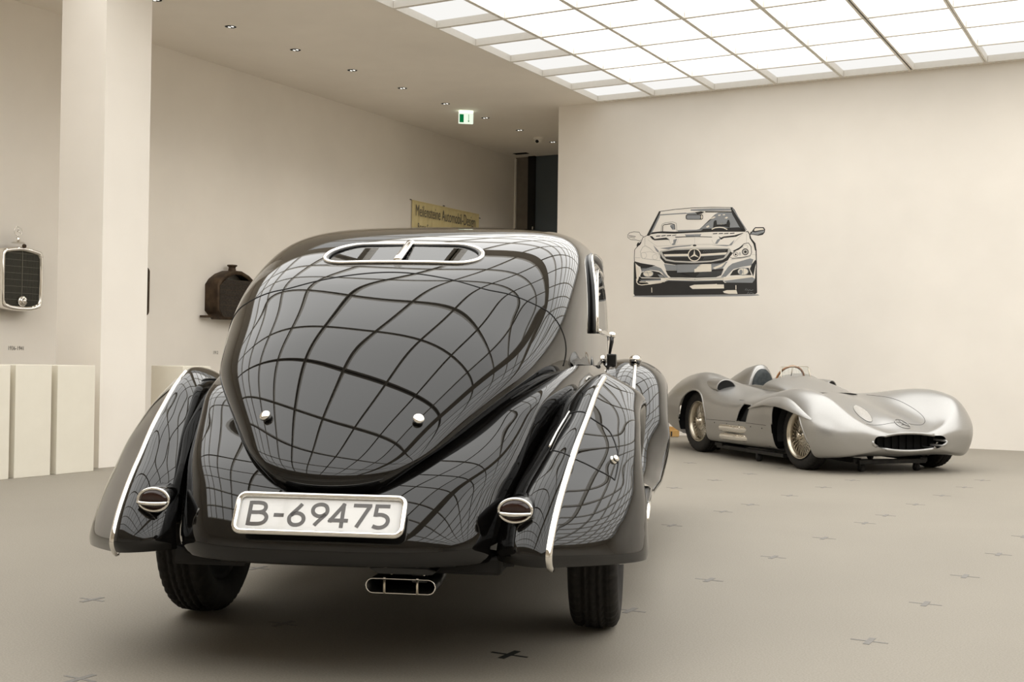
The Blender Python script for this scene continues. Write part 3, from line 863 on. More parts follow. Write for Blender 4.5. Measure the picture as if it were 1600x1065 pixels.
q_ = ln_.to_track_quat('Z', 'Y').to_matrix().to_4x4(); q_.translation = lp
MB().revolve([(0, .016), (.010, .015), (.014, .010), (.010, .007), (.012, .003), (.017, 0), (.017, -.004)], 18, 'z', M=q_).build('latch', M['chrome'], ff)
for s in (1, -1):
    dh = empty('door_handle'); dh.parent = car
    MB().ball((s * .765, .62, .905), (.02, .07, .022), 16, 9).build('grip', M['chrome'], dh)
    MB().tube([(s * .73, .66, .905), (s * .77, .66, .905)], .012, 8).build('stem', M['chrome'], dh)

# rear wheels and tyres
def tyre_mesh(r, w, rim, lugs=52):
    hw = w / 2
    half = [(rim, hw * .62), (rim + .012, hw * .80), (rim + (r - rim) * .35, hw * .98), (rim + (r - rim) * .6, hw * 1.0), (r - .035, hw * .97), (r - .014, hw * .86), (r - .004, hw * .70)]
    tread = []
    for x in np.linspace(.66, -.66, 23):
        tread.append((r - .010 * (x ** 2) , hw * x))
    prof = half + tread + [(a, -b) for a, b in half[::-1]]
    segs = lugs * 3
    rows = []
    for k in range(segs):
        a = 2 * math.pi * k / segs
        row = []
        for q, (rr, h) in enumerate(prof):
            x = h / hw
            d = 0
            if len(half) <= q < len(half) + 23:
                zig = .03 * (1 if k % 3 else -1)
                if abs(abs(x) - .16 - zig * .5) < .032 or abs(abs(x) - .42 - zig) < .035: d = .011
                elif abs(x) > .46 and k % 3 == 0: d = .009
            elif abs(x) > .66 and rr > r - .03 and k % 3 == 0: d = .007
            row.append((h, (rr - d) * math.cos(a), (rr - d) * math.sin(a)))
        rows.append(row)
    return MB().grid(rows, closed_u=True)
def wheel(parent, x, y, r, w, name='wheel'):
    t = empty(name); t.parent = parent; t.location = (x, y, r)
    s = 1 if x > 0 else -1
    tyre_mesh(r, w, .225).build('tyre', M['rubber'], t)
    MB().revolve([(.235, s * .062), (.24, s * .07), (.235, s * .075), (.21, s * .06), (.20, s * .03), (.16, s * .045), (.09, s * .055), (.0, s * .06)], 40, 'x').build('rim', M['black_satin'], t)
    MB().revolve([(.236, -s * .062), (.24, -s * .07), (.21, -s * .055), (.17, -s * .02), (0, -s * .01)], 40, 'x').build('rim_inner', M['underbody'], t)
    MB().revolve([(.11, s * .055), (.10, s * .075), (.06, s * .088), (0, s * .092)], 28, 'x').build('hub_cap', M['chrome'], t)
    return t
for s in (1, -1):
    w_ = wheel(car, s * .803, .257, .358, .190); w_.location.z = .3036
    w_ = wheel(car, s * .80, 3.62, .358, .18); w_.location.z = .3036

# front fenders
GK = [(.70, 4.13, .45), (.76, 4.05, .75), (.80, 3.85, .95), (.84, 3.6, 1.0), (.855, 3.35, .985), (.86, 3.1, .925), (.86, 2.85, .82), (.86, 2.6, .68), (.86, 2.4, .55), (.86, 2.2, .43), (.86, 2.0, .36)]
GO = [(.93, 3.98, .34), (1.03, 3.92, .50), (1.055, 3.75, .68), (1.06, 3.55, .75), (1.06, 3.35, .74), (1.06, 3.15, .66), (1.055, 3.02, .55), (1.05, 2.94, .42), (1.04, 2.88, .32), (1.02, 2.6, .27), (1.0, 2.0, .27)]
GI = [(.45, 3.98, .4), (.50, 3.9, .6), (.52, 3.75, .78), (.56, 3.55, .85), (.58, 3.35, .83), (.60, 3.12, .76), (.62, 2.9, .66), (.66, 2.7, .52), (.68, 2.5, .42), (.70, 2.3, .36), (.70, 2.0, .33)]
gk, go, gi = [smooth_rows(spline(c, m=80), 4) for c in (GK, GO, GI)]
gr = smooth_rows(fender_rows(gk, go, gi, 2.4, 2.4), 3)
for s in (1, -1):
    S = np.array([s, 1, 1])
    fe = MB().grid(gr * S).build('front_fender', M['black_paint'], car)
    MB().grid(np.array([gr[:56, -1], gr[:56, -1] + [-.015, 0, -.012], gr[:56, -1] + [-.05, 0, 0]]) * S).build('fender_lip', M['black_paint'], fe)
    lamp = empty('fender_lamp'); lamp.parent = car
    MB().ball((s * .857, 3.36, 1.0), (.042, .09, .030), 20, 11).build('lamp_shell', M['chrome'], lamp)
    MB().tube([Vector((s * gk[i][0], gk[i][1], gk[i][2] + .004)) for i in range(33, 50, 2)], .012, 8, flat=.5).build('lamp_strip', M['chrome'], lamp)
    MB().box((s * .74 if s > 0 else -.98, .72, .27), (.98 if s > 0 else -.74, 2.1, .31)).build('running_board', M['black_satin'], car, bevel=.01)
    MB().tube([(s * .985, .8, .30), (s * .985, 2.0, .30)], .012, 8).build('running_board_trim', M['chrome'], car)

# exterior bits ahead of the right door: bracket and mirror post
mir_ = empty('mirror'); mir_.parent = car
MB().box((.70, 2.58, .955), (.765, 2.66, 1.03)).build('bracket', M['black_satin'], mir_, bevel=.006)
MB().tube([(.722, 2.62, 1.02), (.735, 2.62, 1.10), (.735, 2.63, 1.135)], [.012, .020, .024], 10, flat=.6).build('arm', M['black_satin'], mir_)
MB().revolve([(.024, 0), (.026, .012), (.022, .024), (.010, .030), (0, .031)], 16, 'z', (.735, 2.63, 1.13)).build('cap', M['chrome'], mir_)

# number plate
pl = empty('license_plate'); pl.parent = car
pl.location = (0, -.870, .499); pl.rotation_euler = (math.radians(-30), 0, 0)
hw, hh = .268, .0625
MB().prism(rrect(hw, hh, .018), -.004, .004).build('plate', M['plate_white'], pl)
MB().tube([(x, -.008, z) for x, z in rrect(hw, hh, .024, 5)], .0095, 10, closed=True).build('plate_frame', M['chrome'], pl)
MB().prism(rrect(hw * .9, hh * .7, .02), .004, .04).build('plate_mount', M['black_satin'], pl)
GL = {'B': [[(.0, 0), (.0, 1)], [(0, 1), (.28, 1), (.42, .93), (.46, .78), (.42, .63), (.28, .55), (0, .55)], [(.28, .55), (.46, .48), (.53, .30), (.46, .08), (.30, 0), (0, 0)]],
      '-': [[(0, .44), (.34, .44)]],
      '6': [[(.44, 1.0), (.30, .78), (.10, .50), (.03, .35), (.03, .25), (.08, .1), (.2, .01), (.32, 0), (.46, .05), (.55, .16), (.57, .28), (.53, .42), (.43, .52), (.30, .56), (.16, .52), (.08, .44)]],
      '4': [[(.42, 0), (.42, 1.0)], [(.42, 1.0), (0, .27), (0, .25)], [(0, .27), (.58, .27)]],
      '7': [[(.0, 1), (.54, 1)], [(.54, 1), (.14, 0)]],
      '5': [[(.50, 1), (.10, 1)], [(.10, 1), (.08, .58)], [(.08, .58), (.24, .60), (.40, .56), (.51, .45), (.54, .30), (.48, .12), (.34, .01), (.16, 0), (.02, .06)]]}
GL['9'] = [[(.60 - x, 1 - y) for x, y in GL['6'][0]]]
CH = .083
def glyph(ch, x0):
    m = MB(); wst = .0125
    for q, st in enumerate(GL[ch]):
        pts = [(x0 + x * CH * GW[ch], z * (CH - wst) + wst / 2 - CH / 2) for x, z in st]
        if len(pts) > 3: pts = [tuple(p) for p in spline(pts, m=len(pts) * 4, t=np.concatenate([[0], np.cumsum([math.dist(a, b) + 1e-6 for a, b in zip(pts, pts[1:])])]))]
        L_, R_ = [], []
        for i, p in enumerate(pts):
            a = pts[max(0, i - 1)]; b = pts[min(len(pts) - 1, i + 1)]
            t_ = Vector((b[0] - a[0], b[1] - a[1])).normalized(); n = Vector((-t_.y, t_.x)) * wst / 2
            e = Vector((0, 0))
            if len(pts) <= 3: e = t_ * (-wst / 2 if i == 0 else wst / 2) * (.9 if ch != '7' or q == 0 else .3)
            L_.append((p[0] + n.x + e.x, -.0046 - q * .0001, p[1] + n.y + e.y)); R_.append((p[0] - n.x + e.x, -.0046 - q * .0001, p[1] - n.y + e.y))
        m.grid([L_, R_], smooth=False)
    return m
xs = (-.2265, -.1415, -.098, -.026, .037, .111, .1715)
GW = {'B': 1.3, '-': .75, '6': 1.04, '9': 1.04, '4': 1.06, '7': 1.06, '5': 1.08}
for k, ch in enumerate('B-69475'):
    glyph(ch, xs[k]).build('plate_letter', M['plate_ink'], pl, fix=False)

# exhaust fishtail under the apron
ex = empty('exhaust'); ex.parent = car
def stad(x0, x1, z0, z1, y, n=8):
    r = (z1 - z0) / 2; zc = (z0 + z1) / 2; out = []
    for k in range(n + 1):
        a = -math.pi / 2 + math.pi * k / n; out.append((x1 - r + r * math.cos(a), y, zc + r * math.sin(a)))
    for k in range(n + 1):
        a = math.pi / 2 + math.pi * k / n; out.append((x0 + r + r * math.cos(a), y, zc + r * math.sin(a)))
    return out
E0 = -.755
MB().grid([stad(.125, .345, .246, .286, E0 + .2), stad(.125, .345, .246, .286, E0), stad(.122, .348, .243, .289, E0), stad(.125, .352, .243, .291, E0 + .10), stad(.20, .34, .25, .31, E0 + .26), stad(.25, .33, .27, .33, E0 + .40), stad(.25, .33, .27, .33, E0 + .9)], closed_v=True).build('fishtail', M['black_satin'], ex)
MB().tube(stad(.122, .348, .243, .289, E0 - .001), .0022, 6, closed=True).build('tip_rim', M['chrome'], ex)
for x in (.183, .290):
    MB().tube([(x, E0 - .003, .289), (x, E0 - .003, .243)], .0045, 8).build('tip_clip', M['nickel'], ex)
    MB().ball((x, E0 - .002, .291), .0055, 10, 6).build('rivet', M['chrome'], ex)
    MB().ball((x + .012, E0 + .045, .295), .0045, 10, 6).build('rivet', M['chrome'], ex)
MB().prism([(.13, .335), (.33, .335), (.36, .325), (.345, .312), (.17, .312)], -.80, -.62).build('hanger_plate', M['black_satin'], ex, bevel=.004)
MB().box((.26, -.70, .27), (.31, -.55, .33)).build('hanger', M['black_satin'], ex)
MB().tube([(.40, -.68, .335), (.58, -.62, .335)], .018, 8).build('cross_tube', M['underbody'], car)

# the finished car scaled down about the camera until its tyres meet the floor
S_ = .948
def rescale(o):
    seen = set()
    for c in o.children_recursive:
        c.location *= S_
        if c.parent == o: c.location.z += .052
        if c.type == 'MESH' and c.data.name not in seen:
            c.data.transform(Matrix.Scale(S_, 4)); seen.add(c.data.name)
rescale(car)
car.location = (-.455, 4.392, 0)

# ------------------------------------------------------------------ the silver racing car (local x right, y forward, z up; origin under the rear axle)
AZ = math.radians(198.5)
race = empty('racing_car', (2.726, 13.42, 0), AZ)
tag(race, 'silver streamlined open racing car with wire wheels by the right wall', 'car')
# half sections: y, centre top, shoulder, fender crest, flank, flank low, sill, centre bottom
WS = [
 (-1.3, 0.46, (0.12, 0.46), (0.25, 0.455), (0.33, 0.43), (0.33, 0.38), (0.26, 0.33), 0.33),
 (-1.12, 0.55, (0.2, 0.555), (0.4, 0.565), (0.55, 0.48), (0.55, 0.38), (0.44, 0.28), 0.28),
 (-0.85, 0.63, (0.26, 0.635), (0.52, 0.68), (0.72, 0.53), (0.73, 0.38), (0.62, 0.25), 0.23),
 (-0.55, 0.68, (0.28, 0.685), (0.58, 0.795), (0.79, 0.58), (0.8, 0.4), (0.72, 0.22), 0.2),
 (-0.22, 0.71, (0.28, 0.715), (0.6, 0.855), (0.82, 0.62), (0.835, 0.42), (0.78, 0.2), 0.18),
 (0.1, 0.72, (0.28, 0.725), (0.6, 0.86), (0.83, 0.62), (0.845, 0.42), (0.8, 0.18), 0.16),
 (0.42, 0.715, (0.28, 0.72), (0.58, 0.765), (0.815, 0.58), (0.84, 0.41), (0.8, 0.17), 0.15),
 (0.78, 0.705, (0.28, 0.705), (0.56, 0.67), (0.79, 0.55), (0.825, 0.4), (0.79, 0.17), 0.15),
 (1.1, 0.71, (0.28, 0.695), (0.56, 0.655), (0.79, 0.555), (0.825, 0.4), (0.79, 0.17), 0.15),
 (1.42, 0.705, (0.28, 0.68), (0.58, 0.69), (0.81, 0.59), (0.84, 0.42), (0.8, 0.18), 0.15),
 (1.75, 0.665, (0.31, 0.635), (0.61, 0.735), (0.85, 0.61), (0.875, 0.42), (0.81, 0.18), 0.16),
 (2.05, 0.61, (0.36, 0.57), (0.66, 0.75), (0.875, 0.6), (0.905, 0.42), (0.83, 0.16), 0.14),
 (2.3, 0.55, (0.38, 0.505), (0.67, 0.72), (0.875, 0.57), (0.91, 0.41), (0.83, 0.15), 0.135),
 (2.48, 0.495, (0.37, 0.452), (0.66, 0.66), (0.835, 0.52), (0.87, 0.38), (0.79, 0.155), 0.14),
 (2.62, 0.42, (0.31, 0.403), (0.58, 0.53), (0.73, 0.45), (0.765, 0.345), (0.68, 0.17), 0.155),
 (2.7, 0.375, (0.2, 0.375), (0.42, 0.42), (0.58, 0.39), (0.605, 0.32), (0.53, 0.2), 0.185),
 (2.735, 0.335, (0.12, 0.335), (0.26, 0.345), (0.36, 0.335), (0.38, 0.3), (0.32, 0.24), 0.225),
]
WM, WN = 400, 84
ctl = []
for y, zt, a, b, c, d, e, zb in WS:
    ctl.append([(0, y, zt), (a[0], y, a[1]), (b[0], y, b[1]), (c[0], y, c[1]), (d[0], y, d[1]), (e[0], y, e[1]), (e[0] * .8, y, zb + .005), (0, y, zb)])
ctl = np.array(ctl)
lng = np.stack([smooth_rows(spline(ctl[:, k], m=WM), 22) for k in range(8)], 1)
half = []
for r in lng:
    full_ = np.concatenate([(r * [-1, 1, 1])[3:0:-1], r])            # mirrored lead-in keeps the crown level
    seg = np.linalg.norm(np.diff(full_, axis=0), axis=1) ** .6
    t = np.concatenate([[0], np.cumsum(seg)])
    u = np.concatenate([np.linspace(t[3], t[8], WN), np.linspace(t[8], t[-1], 24)[1:]])
    half.append(spline(full_, u=u, t=t))
half = smooth_rows(np.array(half), 10)
half[:, 0, 0] = 0; half[:, -1, 0] = 0
hull = np.concatenate([(half * [-1, 1, 1])[:, ::-1], half[:, 1:]], 1)      # from left bottom over the top to right bottom
hm, hn = hull.shape[:2]
hmid = (hull[:-1, :-1] + hull[1:, :-1] + hull[:-1, 1:] + hull[1:, 1:]) / 4
FA = [(1.83, 0), (1.81, .40), (1.83, .585), (1.90, .605), (2.26, .585), (2.32, .52), (2.38, .40), (2.44, .25), (2.44, 0)]      # front wheel opening, side view
RA = [(.335 * math.cos(a) + .075, .335 + .345 * math.sin(a)) for a in np.linspace(0, math.pi, 20)] + [(-.26, 0), (.41, 0)]
VENT = [(1.03, .385), (1.25, .385), (1.33, .565), (1.12, .57)]
GR = [(.395 * math.cos(a) * 1.0, (.288 + .080 * math.sin(a))) for a in [2 * math.pi * k / 40 for k in range(40)]]
CK = [(.0, .72), (.30, .56), (.34, .60), (.36, .85), (.30, 1.12), (.20, 1.22), (.0, 1.25), (-.20, 1.22), (-.30, 1.12), (-.36, .85), (-.34, .60), (-.30, .56)]
CK = [(x, y) for x, y in [(.29, .16), (.32, .42), (.29, .74), (.16, .86), (-.16, .86), (-.29, .74), (-.32, .42), (-.29, .16)]]
hmask = np.ones((hm - 1, hn - 1), bool)
for i in range(hm - 1):
    for j in range(hn - 1):
        x, y, z = hmid[i, j]
        if abs(x) > .69 and (inside((y, z), FA) or inside((y, z), RA) or inside((y, z), VENT)): hmask[i, j] = False
        if y > 2.35 and inside((x, z), GR): hmask[i, j] = False
        if z > .5 and inside((x, y), CK): hmask[i, j] = False
shell_w = MB().grid(hull, mask=hmask).build('body_shell', M['silver'], race)
FAC = [(i * hn + j, (i + 1) * hn + j, (i + 1) * hn + j + 1, i * hn + j + 1) for i in range(hm - 1) for j in range(hn - 1)]
WT = BVHTree.FromPolygons([Vector(p) for p in hull.reshape(-1, 3)], FAC)
def w_side(s, y, z): return WT.ray_cast(Vector((s * 2, y, z)), Vector((-s, 0, 0)))[0]
def w_top(x, y): return WT.ray_cast(Vector((x, y, 2)), Vector((0, 0, -1)))[0]
def w_front(x, z): return WT.ray_cast(Vector((x, 4, z)), Vector((0, -1, 0)))[0]
def w_near(p):
    loc, n, _, _ = WT.find_nearest(Vector(p))
    c = Vector((0, loc.y * .8 + .15, .38))
    return loc, (n if n.dot(loc - c) > 0 else -n)
def dense_poly(poly, step=.03, closed=True):
    out = []
    for k in range(len(poly) if closed else len(poly) - 1):
        a, b = poly[k], poly[(k + 1) % len(poly)]
        n = max(1, int(math.dist(a, b) / step))
        out += [(a[0] + (b[0] - a[0]) * q / n, a[1] + (b[1] - a[1]) * q / n) for q in range(n)]
    return out
# dark plates and boxes added as the shade behind the openings, lips around them
MB().prism([(x * 1.02, (z - .288) * 1.1 + .288) for x, z in GR], 2.55, 2.56).build('grille_shade_plate', M['dark_hole'], race)
MB().box((-.50, .98, .19), (.50, 2.2, .50)).build('bay_shade_box', M['dark_hole'], race)
MB().box((-.38, 2.2, .19), (.38, 2.54, .38)).build('nose_shade_box', M['dark_hole'], race)
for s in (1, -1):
    MB().box((min(s * .45, s * .81), 1.66, .18), (max(s * .45, s * .81), 1.70, .60)).build('arch_shade_plate', M['dark_hole'], race)
    MB().box((min(s * .70, s * .72), .92, .30), (max(s * .70, s * .72), 1.42, .60)).build('outlet_shade_plate', M['dark_hole'], race)
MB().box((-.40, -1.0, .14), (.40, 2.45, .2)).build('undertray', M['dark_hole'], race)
for s in (1, -1):
    for nm, poly in (('front_arch_lip', FA[1:-1]), ('rear_arch_lip', RA[:20])):
        pts = [w_side(s, y, z) for y, z in dense_poly(poly, .02, False)]
        pts = [p - Vector((s * .006, 0, 0)) for p in pts if p]
        MB().tube(pts, .010, 8).build(nm, M['silver'], race)
    for nm, yc, r in (('front_wheel_well', 2.12, .335), ('rear_wheel_well', .03, .385)):
        w = MB().revolve([(0, s * .57), (r * .72, s * .57), (r, s * .68), (r, s * (.80 if yc > 1 else .76))], 24, 'x', (0, yc, .32), -.25, math.pi + .25)
        w.build(nm, M['dark_hole'], race)
    # eyebrow blister above the front wheel
    rows = []
    ys = np.linspace(1.28, 2.47, 40)
    for y in ys:
        t = (y - 1.28) / 1.19
        bul = max(0, math.sin(math.pi * t ** 1.15)) ** .8
        zb = .575 - .10 * max(0, (t - .55) / .45) ** 1.6 - .05 * max(0, (.3 - t) / .3)
        row = []
        for q in np.linspace(0, 1, 10):
            z = zb + (.012 + .085 * bul) * (1 - q)
            p = w_side(s, y, min(z, .70))
            p = p if p else Vector((s * .84, y, z))
            d = .004 + .034 * bul * math.sin(math.pi * min(1, q * .5 + .0) ) ** 1.0 if q > 0 else -.004
            row.append((p.x + s * d, y, z))
        row.append((row[-1][0] - s * (.03 + .03 * bul), y, zb - .004))
        rows.append(row)
    MB().grid(rows).build('eyebrow', M['silver'], race)
    # side outlet: dark plate put in for the shade inside the slot
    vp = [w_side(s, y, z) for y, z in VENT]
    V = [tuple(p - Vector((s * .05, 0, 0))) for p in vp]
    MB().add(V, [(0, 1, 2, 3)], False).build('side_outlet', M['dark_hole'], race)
    MB().tube([p - Vector((s * .003, 0, 0)) for p in [w_side(s, y, z) for y, z in dense_poly(VENT, .02)]], .007, 8, closed=True).build('outlet_lip', M['silver'], race)
    # sill shut line
    pts = [w_side(s, y, .372 + .012 * math.sin(y)) for y in np.linspace(.42, 1.69, 26)]
    MB().tube(pts, .0022, 5).build('sill_seam', M['steel_dark'], race)
    for q in range(5):
        p, n = w_near((s * .84, .6 + .25 * q, .352))
        MB().ball(p, .006, 8, 5).build('rivet', M['steel_dark'], race)
# intake scoop on the rear fenders: an arched mouth facing forward
for s in (1, -1):
    rows = []
    for k, (y, sc) in enumerate(((.50, .90), (.515, .97), (.51, 1.05), (.46, 1.08), (.34, 1.06), (.18, .95), (0, .7), (-.15, .4))):
        rows.append([(s * (.645 + .092 * sc * math.cos(a)), y + .07 * math.cos(a) * -.6, .70 + (.098 * sc * math.sin(a) if math.sin(a) > 0 else .03 * sc * math.sin(a)) + .03 * (k > 4) * sc) for a in np.linspace(0, 2 * math.pi, 33)[:-1]])
    so = MB().grid(smooth_rows(np.array(rows), 1), closed_v=True).build('intake_scoop', M['silver'], race)
    MB().add([(s * (.645 + .082 * math.cos(a)), .505 - .042 * math.cos(a), .70 + (.088 * math.sin(a) if math.sin(a) > 0 else .022 * math.sin(a))) for a in [2 * math.pi * q / 28 for q in range(28)]], [tuple(range(28))], False).build('scoop_mouth', M['dark_hole'], so)
# exhaust pipes low on the right flank
for z in (.315, .228):
    p0 = w_side(1, 1.12, z); p1 = w_side(1, .82, z)
    MB().tube([(p0.x - .05, 1.28, z + .004), (p0.x + .0, 1.17, z), (p1.x + .024, 1.02, z), (p1.x + .030, .84, z), (p1.x + .030, .80, z)], [.038, .038, .038, .038, .037], 14, cap=False).build('exhaust_pipe', M['chrome'], race)
    MB().tube([(p1.x + .030, .815, z), (p1.x + .030, .80, z)], [.034, .034], 14).build('pipe_mouth', M['dark_hole'], race)
MB().add([(p0.x - .012, 1.06, .195), (p0.x - .012, 1.24, .195), (p0.x - .012, 1.24, .345), (p0.x - .012, 1.06, .345)], [(0, 1, 2, 3)], False).build('pipe_recess', M['dark_hole'], race)

# nose: grille, badge, headlamp covers, bonnet shut line
ring = [w_front(x, z) for x, z in dense_poly(GR, .02)]
ring = [p for p in ring if p]
MB().tube([p + Vector((0, -.004, 0)) for p in ring], .014, 8, closed=True).build('grille_lip', M['silver'], race)
MB().tube([p + Vector((0, -.018, 0)) for p in ring], .012, 8, closed=True).build('grille_gasket', M['black_satin'], race)
g = MB()
for k in range(-4, 5):
    x = k * .08; hgt = .078 * math.sqrt(max(0, 1 - (x / .39) ** 2))
    g.box((x - .004, 2.562, .288 - hgt), (x + .004, 2.58, .288 + hgt))
g.build('grille_bars', M['underbody'], race)
c0 = w_top(0, 2.47)
em = MB()
def nose(x, y, lift=.004):
    p = w_top(x, y); return p + Vector((0, 0, lift))
em.tube([nose(-.03 + .066 * math.cos(a), 2.575 + .068 * math.sin(a)) for a in [2 * math.pi * k / 32 for k in range(32)]], .0045, 6, closed=True)
for a in (90, 210, 330):
    a = math.radians(a + 180)
    em.tube([nose(-.03, 2.575, .006), nose(-.03 + .062 * math.cos(a), 2.575 + .064 * math.sin(a), .002)], [.008, .002], 6)
em.build('star_emblem', M['silver'], race)
pts = []
for k in range(40):
    a = 2 * math.pi * k / 40
    u, v = .20 * math.cos(a), .05 * math.sin(a)
    pts.append(w_near((.185 + u * .26 + v, 2.27 + u - v * .15, .55 - .30 * u - .05 * v)))
ctr, cn = w_near((.185, 2.27, .55))
MB().grid([[tuple(ctr * (1 - k) + p * k + n * (.004 + .008 * (1 - k * k))) for p, n in pts] for k in np.linspace(0, 1, 7)], closed_v=True).build('oval_intake_cover', M['lightgrey_glass'], race)
MB().tube([p + n * .003 for p, n in pts], .004, 6, closed=True).build('cover_rim', M['silver'], race)
bl = [(-.36, 1.55), (-.43, 1.9), (-.43, 2.25), (-.36, 2.46), (-.18, 2.54), (0, 2.555), (.18, 2.54), (.30, 2.48), (.36, 2.3), (.38, 1.9), (.36, 1.55)]
bl = [tuple(p) for p in spline(bl, m=70)]
MB().tube([w_top(x, y) for x, y in bl], .0022, 5).build('bonnet_seam', M['steel_dark'], race)

# cockpit: tub, seat, headrest fairing with pad, windscreen, steering wheel, door edge
MB().box((-.33, .1, .38), (.33, .9, .42)).build('cockpit_floor', M['dark_hole'], race)
cp = [w_top(x, y) for x, y in dense_poly(CK, .03)]
MB().tube([p for p in cp if p], .014, 8, closed=True).build('cockpit_rim', M['silver'], race)
hr = []
for k, (y, w, h) in enumerate(((.135, .01, .0), (.13, .120, .235), (.115, .135, .25), (.04, .137, .247), (-.15, .130, .215), (-.4, .11, .14), (-.7, .085, .06), (-1.0, .05, .0))):
    hr.append([(w * math.sin(a) * (1 + .25 * (1 - abs(math.cos(a)) ** .8)), y - .0 * abs(math.sin(a)), .680 - .12 * max(0, -y - .3) + (h + .03) * abs(math.cos(a)) ** .75) for a in np.linspace(-math.pi / 2, math.pi / 2, 27)])
MB().grid(smooth_rows(np.array(hr), 0)).build('headrest_fairing', M['silver'], race)
pad = []
for k, (y, f) in enumerate(((.13, 1.0), (.152, 1.0), (.17, .93), (.178, .75), (.18, .3), (.18, .02))):
    pad.append([(.108 * f * math.sin(a) * (1 + .2 * (1 - abs(math.cos(a)))), y, .715 + (.20 * f * (abs(math.cos(a)) ** .8) if abs(a) <= math.pi / 2 else 0) + .0) for a in np.linspace(-math.pi / 2, math.pi / 2, 27)])
MB().grid(pad).build('headrest_pad', M['leather'], race)
# scuttle cowl rising to the windscreen
sc = []
for k, (y, w, h) in enumerate(((1.50, .30, .0), (1.30, .33, .05), (1.12, .34, .105), (.97, .34, .145), (.85, .33, .158), (.845, .32, .13))):
    sc.append([(w * math.sin(a) * 1.08, y - .12 * (abs(math.sin(a)) ** 2) * (1 if k > 2 else .3), .665 + (h + .03) * abs(math.cos(a)) ** .7) for a in np.linspace(-math.pi / 2, math.pi / 2, 31)])
MB().grid(smooth_rows(spline(np.array(sc).reshape(6, -1), m=24).reshape(24, 31, 3), 1)).build('scuttle', M['silver'], race)
for s in (1, -1):                                                    # raised cockpit side
    MB().grid([[(s * (.33 + .02 * q), y, .67 + h * (1 - q * q)) for q in np.linspace(-1, 1, 9)] for y, h in ((.20, .0), (.34, .06), (.55, .08), (.80, .07), (1.05, .03), (1.25, .0))]).build('cockpit_side', M['silver'], race)
ws = []
for z0, sc_ in ((0, 1.0), (.125, .86)):
    ws.append([(.20 * math.sin(a) * sc_ - .03, 0.87 + .12 * math.cos(a) - .12 - z0 * .35, .825 - .10 * (1 - math.cos(a)) * (1 if z0 == 0 else .15) + z0) for a in np.linspace(-1.25, 1.25, 25)])
wo = MB().grid(ws).build('windscreen', M['glass'], race)
MB().tube(ws[1], .0035, 6).build('screen_edge', M['nickel'], wo)
for q in (0, -1):
    MB().tube([ws[0][q], ws[1][q]], .007, 6).build('screen_post', M['nickel'], wo)
stw = [(.165 * math.cos(a), 0.70 + .165 * math.sin(a) * .35, .80 + .165 * math.sin(a) * .9) for a in [2 * math.pi * k / 36 for k in range(36)]]
st = empty('steering_wheel'); st.parent = race
MB().tube(stw, .012, 8, closed=True).build('rim', M['wood'], st)
for k in (0, 9, 18, 27):
    MB().tube([(0, .71, .80), stw[k]], .006, 6).build('spoke', M['nickel'], st)
# wire wheels
def wire_wheel(x, y, r, w):
    t = empty('wire_wheel'); t.parent = race; t.location = (x, y, r)
    s = 1 if x > 0 else -1
    tyre_mesh(r, w, .205, 44).build('tyre', M['rubber'], t)
    MB().revolve([(.212, s * .080), (.220, s * .084), (.222, s * .074), (.205, s * .066), (.196, s * .05), (.192, s * .0), (.196, -s * .05), (.215, -s * .075)], 48, 'x').build('rim', M['nickel'], t)
    MB().revolve([(0, s * .105), (.022, s * .104), (.030, s * .09), (.034, s * .06), (.045, s * .055), (.05, s * .02), (.05, -s * .05)], 24, 'x').build('hub', M['nickel'], t)
    sp_ = MB()
    for k in range(30):
        a = 2 * math.pi * k / 30
        for da, hx, rx, hr_ in ((.42, .058, .03, .044), (-.42, .058, .03, .044), (.30, .0, .012, .05)):
            sp_.tube([(s * hx, hr_ * math.cos(a), hr_ * math.sin(a)), (s * rx, .196 * math.cos(a + da), .196 * math.sin(a + da))], .0026, 4, cap=False)
    tag(sp_.build('spokes', M['nickel'], t), kind='stuff')
    kn = MB()
    for a in (0, 2 * math.pi / 3, 4 * math.pi / 3):
        kn.tube([(s * .085, 0, 0), (s * .09, .05 * math.cos(a), .05 * math.sin(a))], [.014, .008], 8)
    kn.build('knock_off_nut', M['nickel'], t)
    MB().revolve([(.15, -s * .03), (.15, -s * .07), (0, -s * .07)], 28, 'x').build('brake_drum', M['underbody'], t)
wire_wheel(.65, .03, .335, .185); wire_wheel(-.65, .03, .335, .185)
wire_wheel(.685, 2.12, .318, .16); wire_wheel(-.685, 2.12, .318, .16)

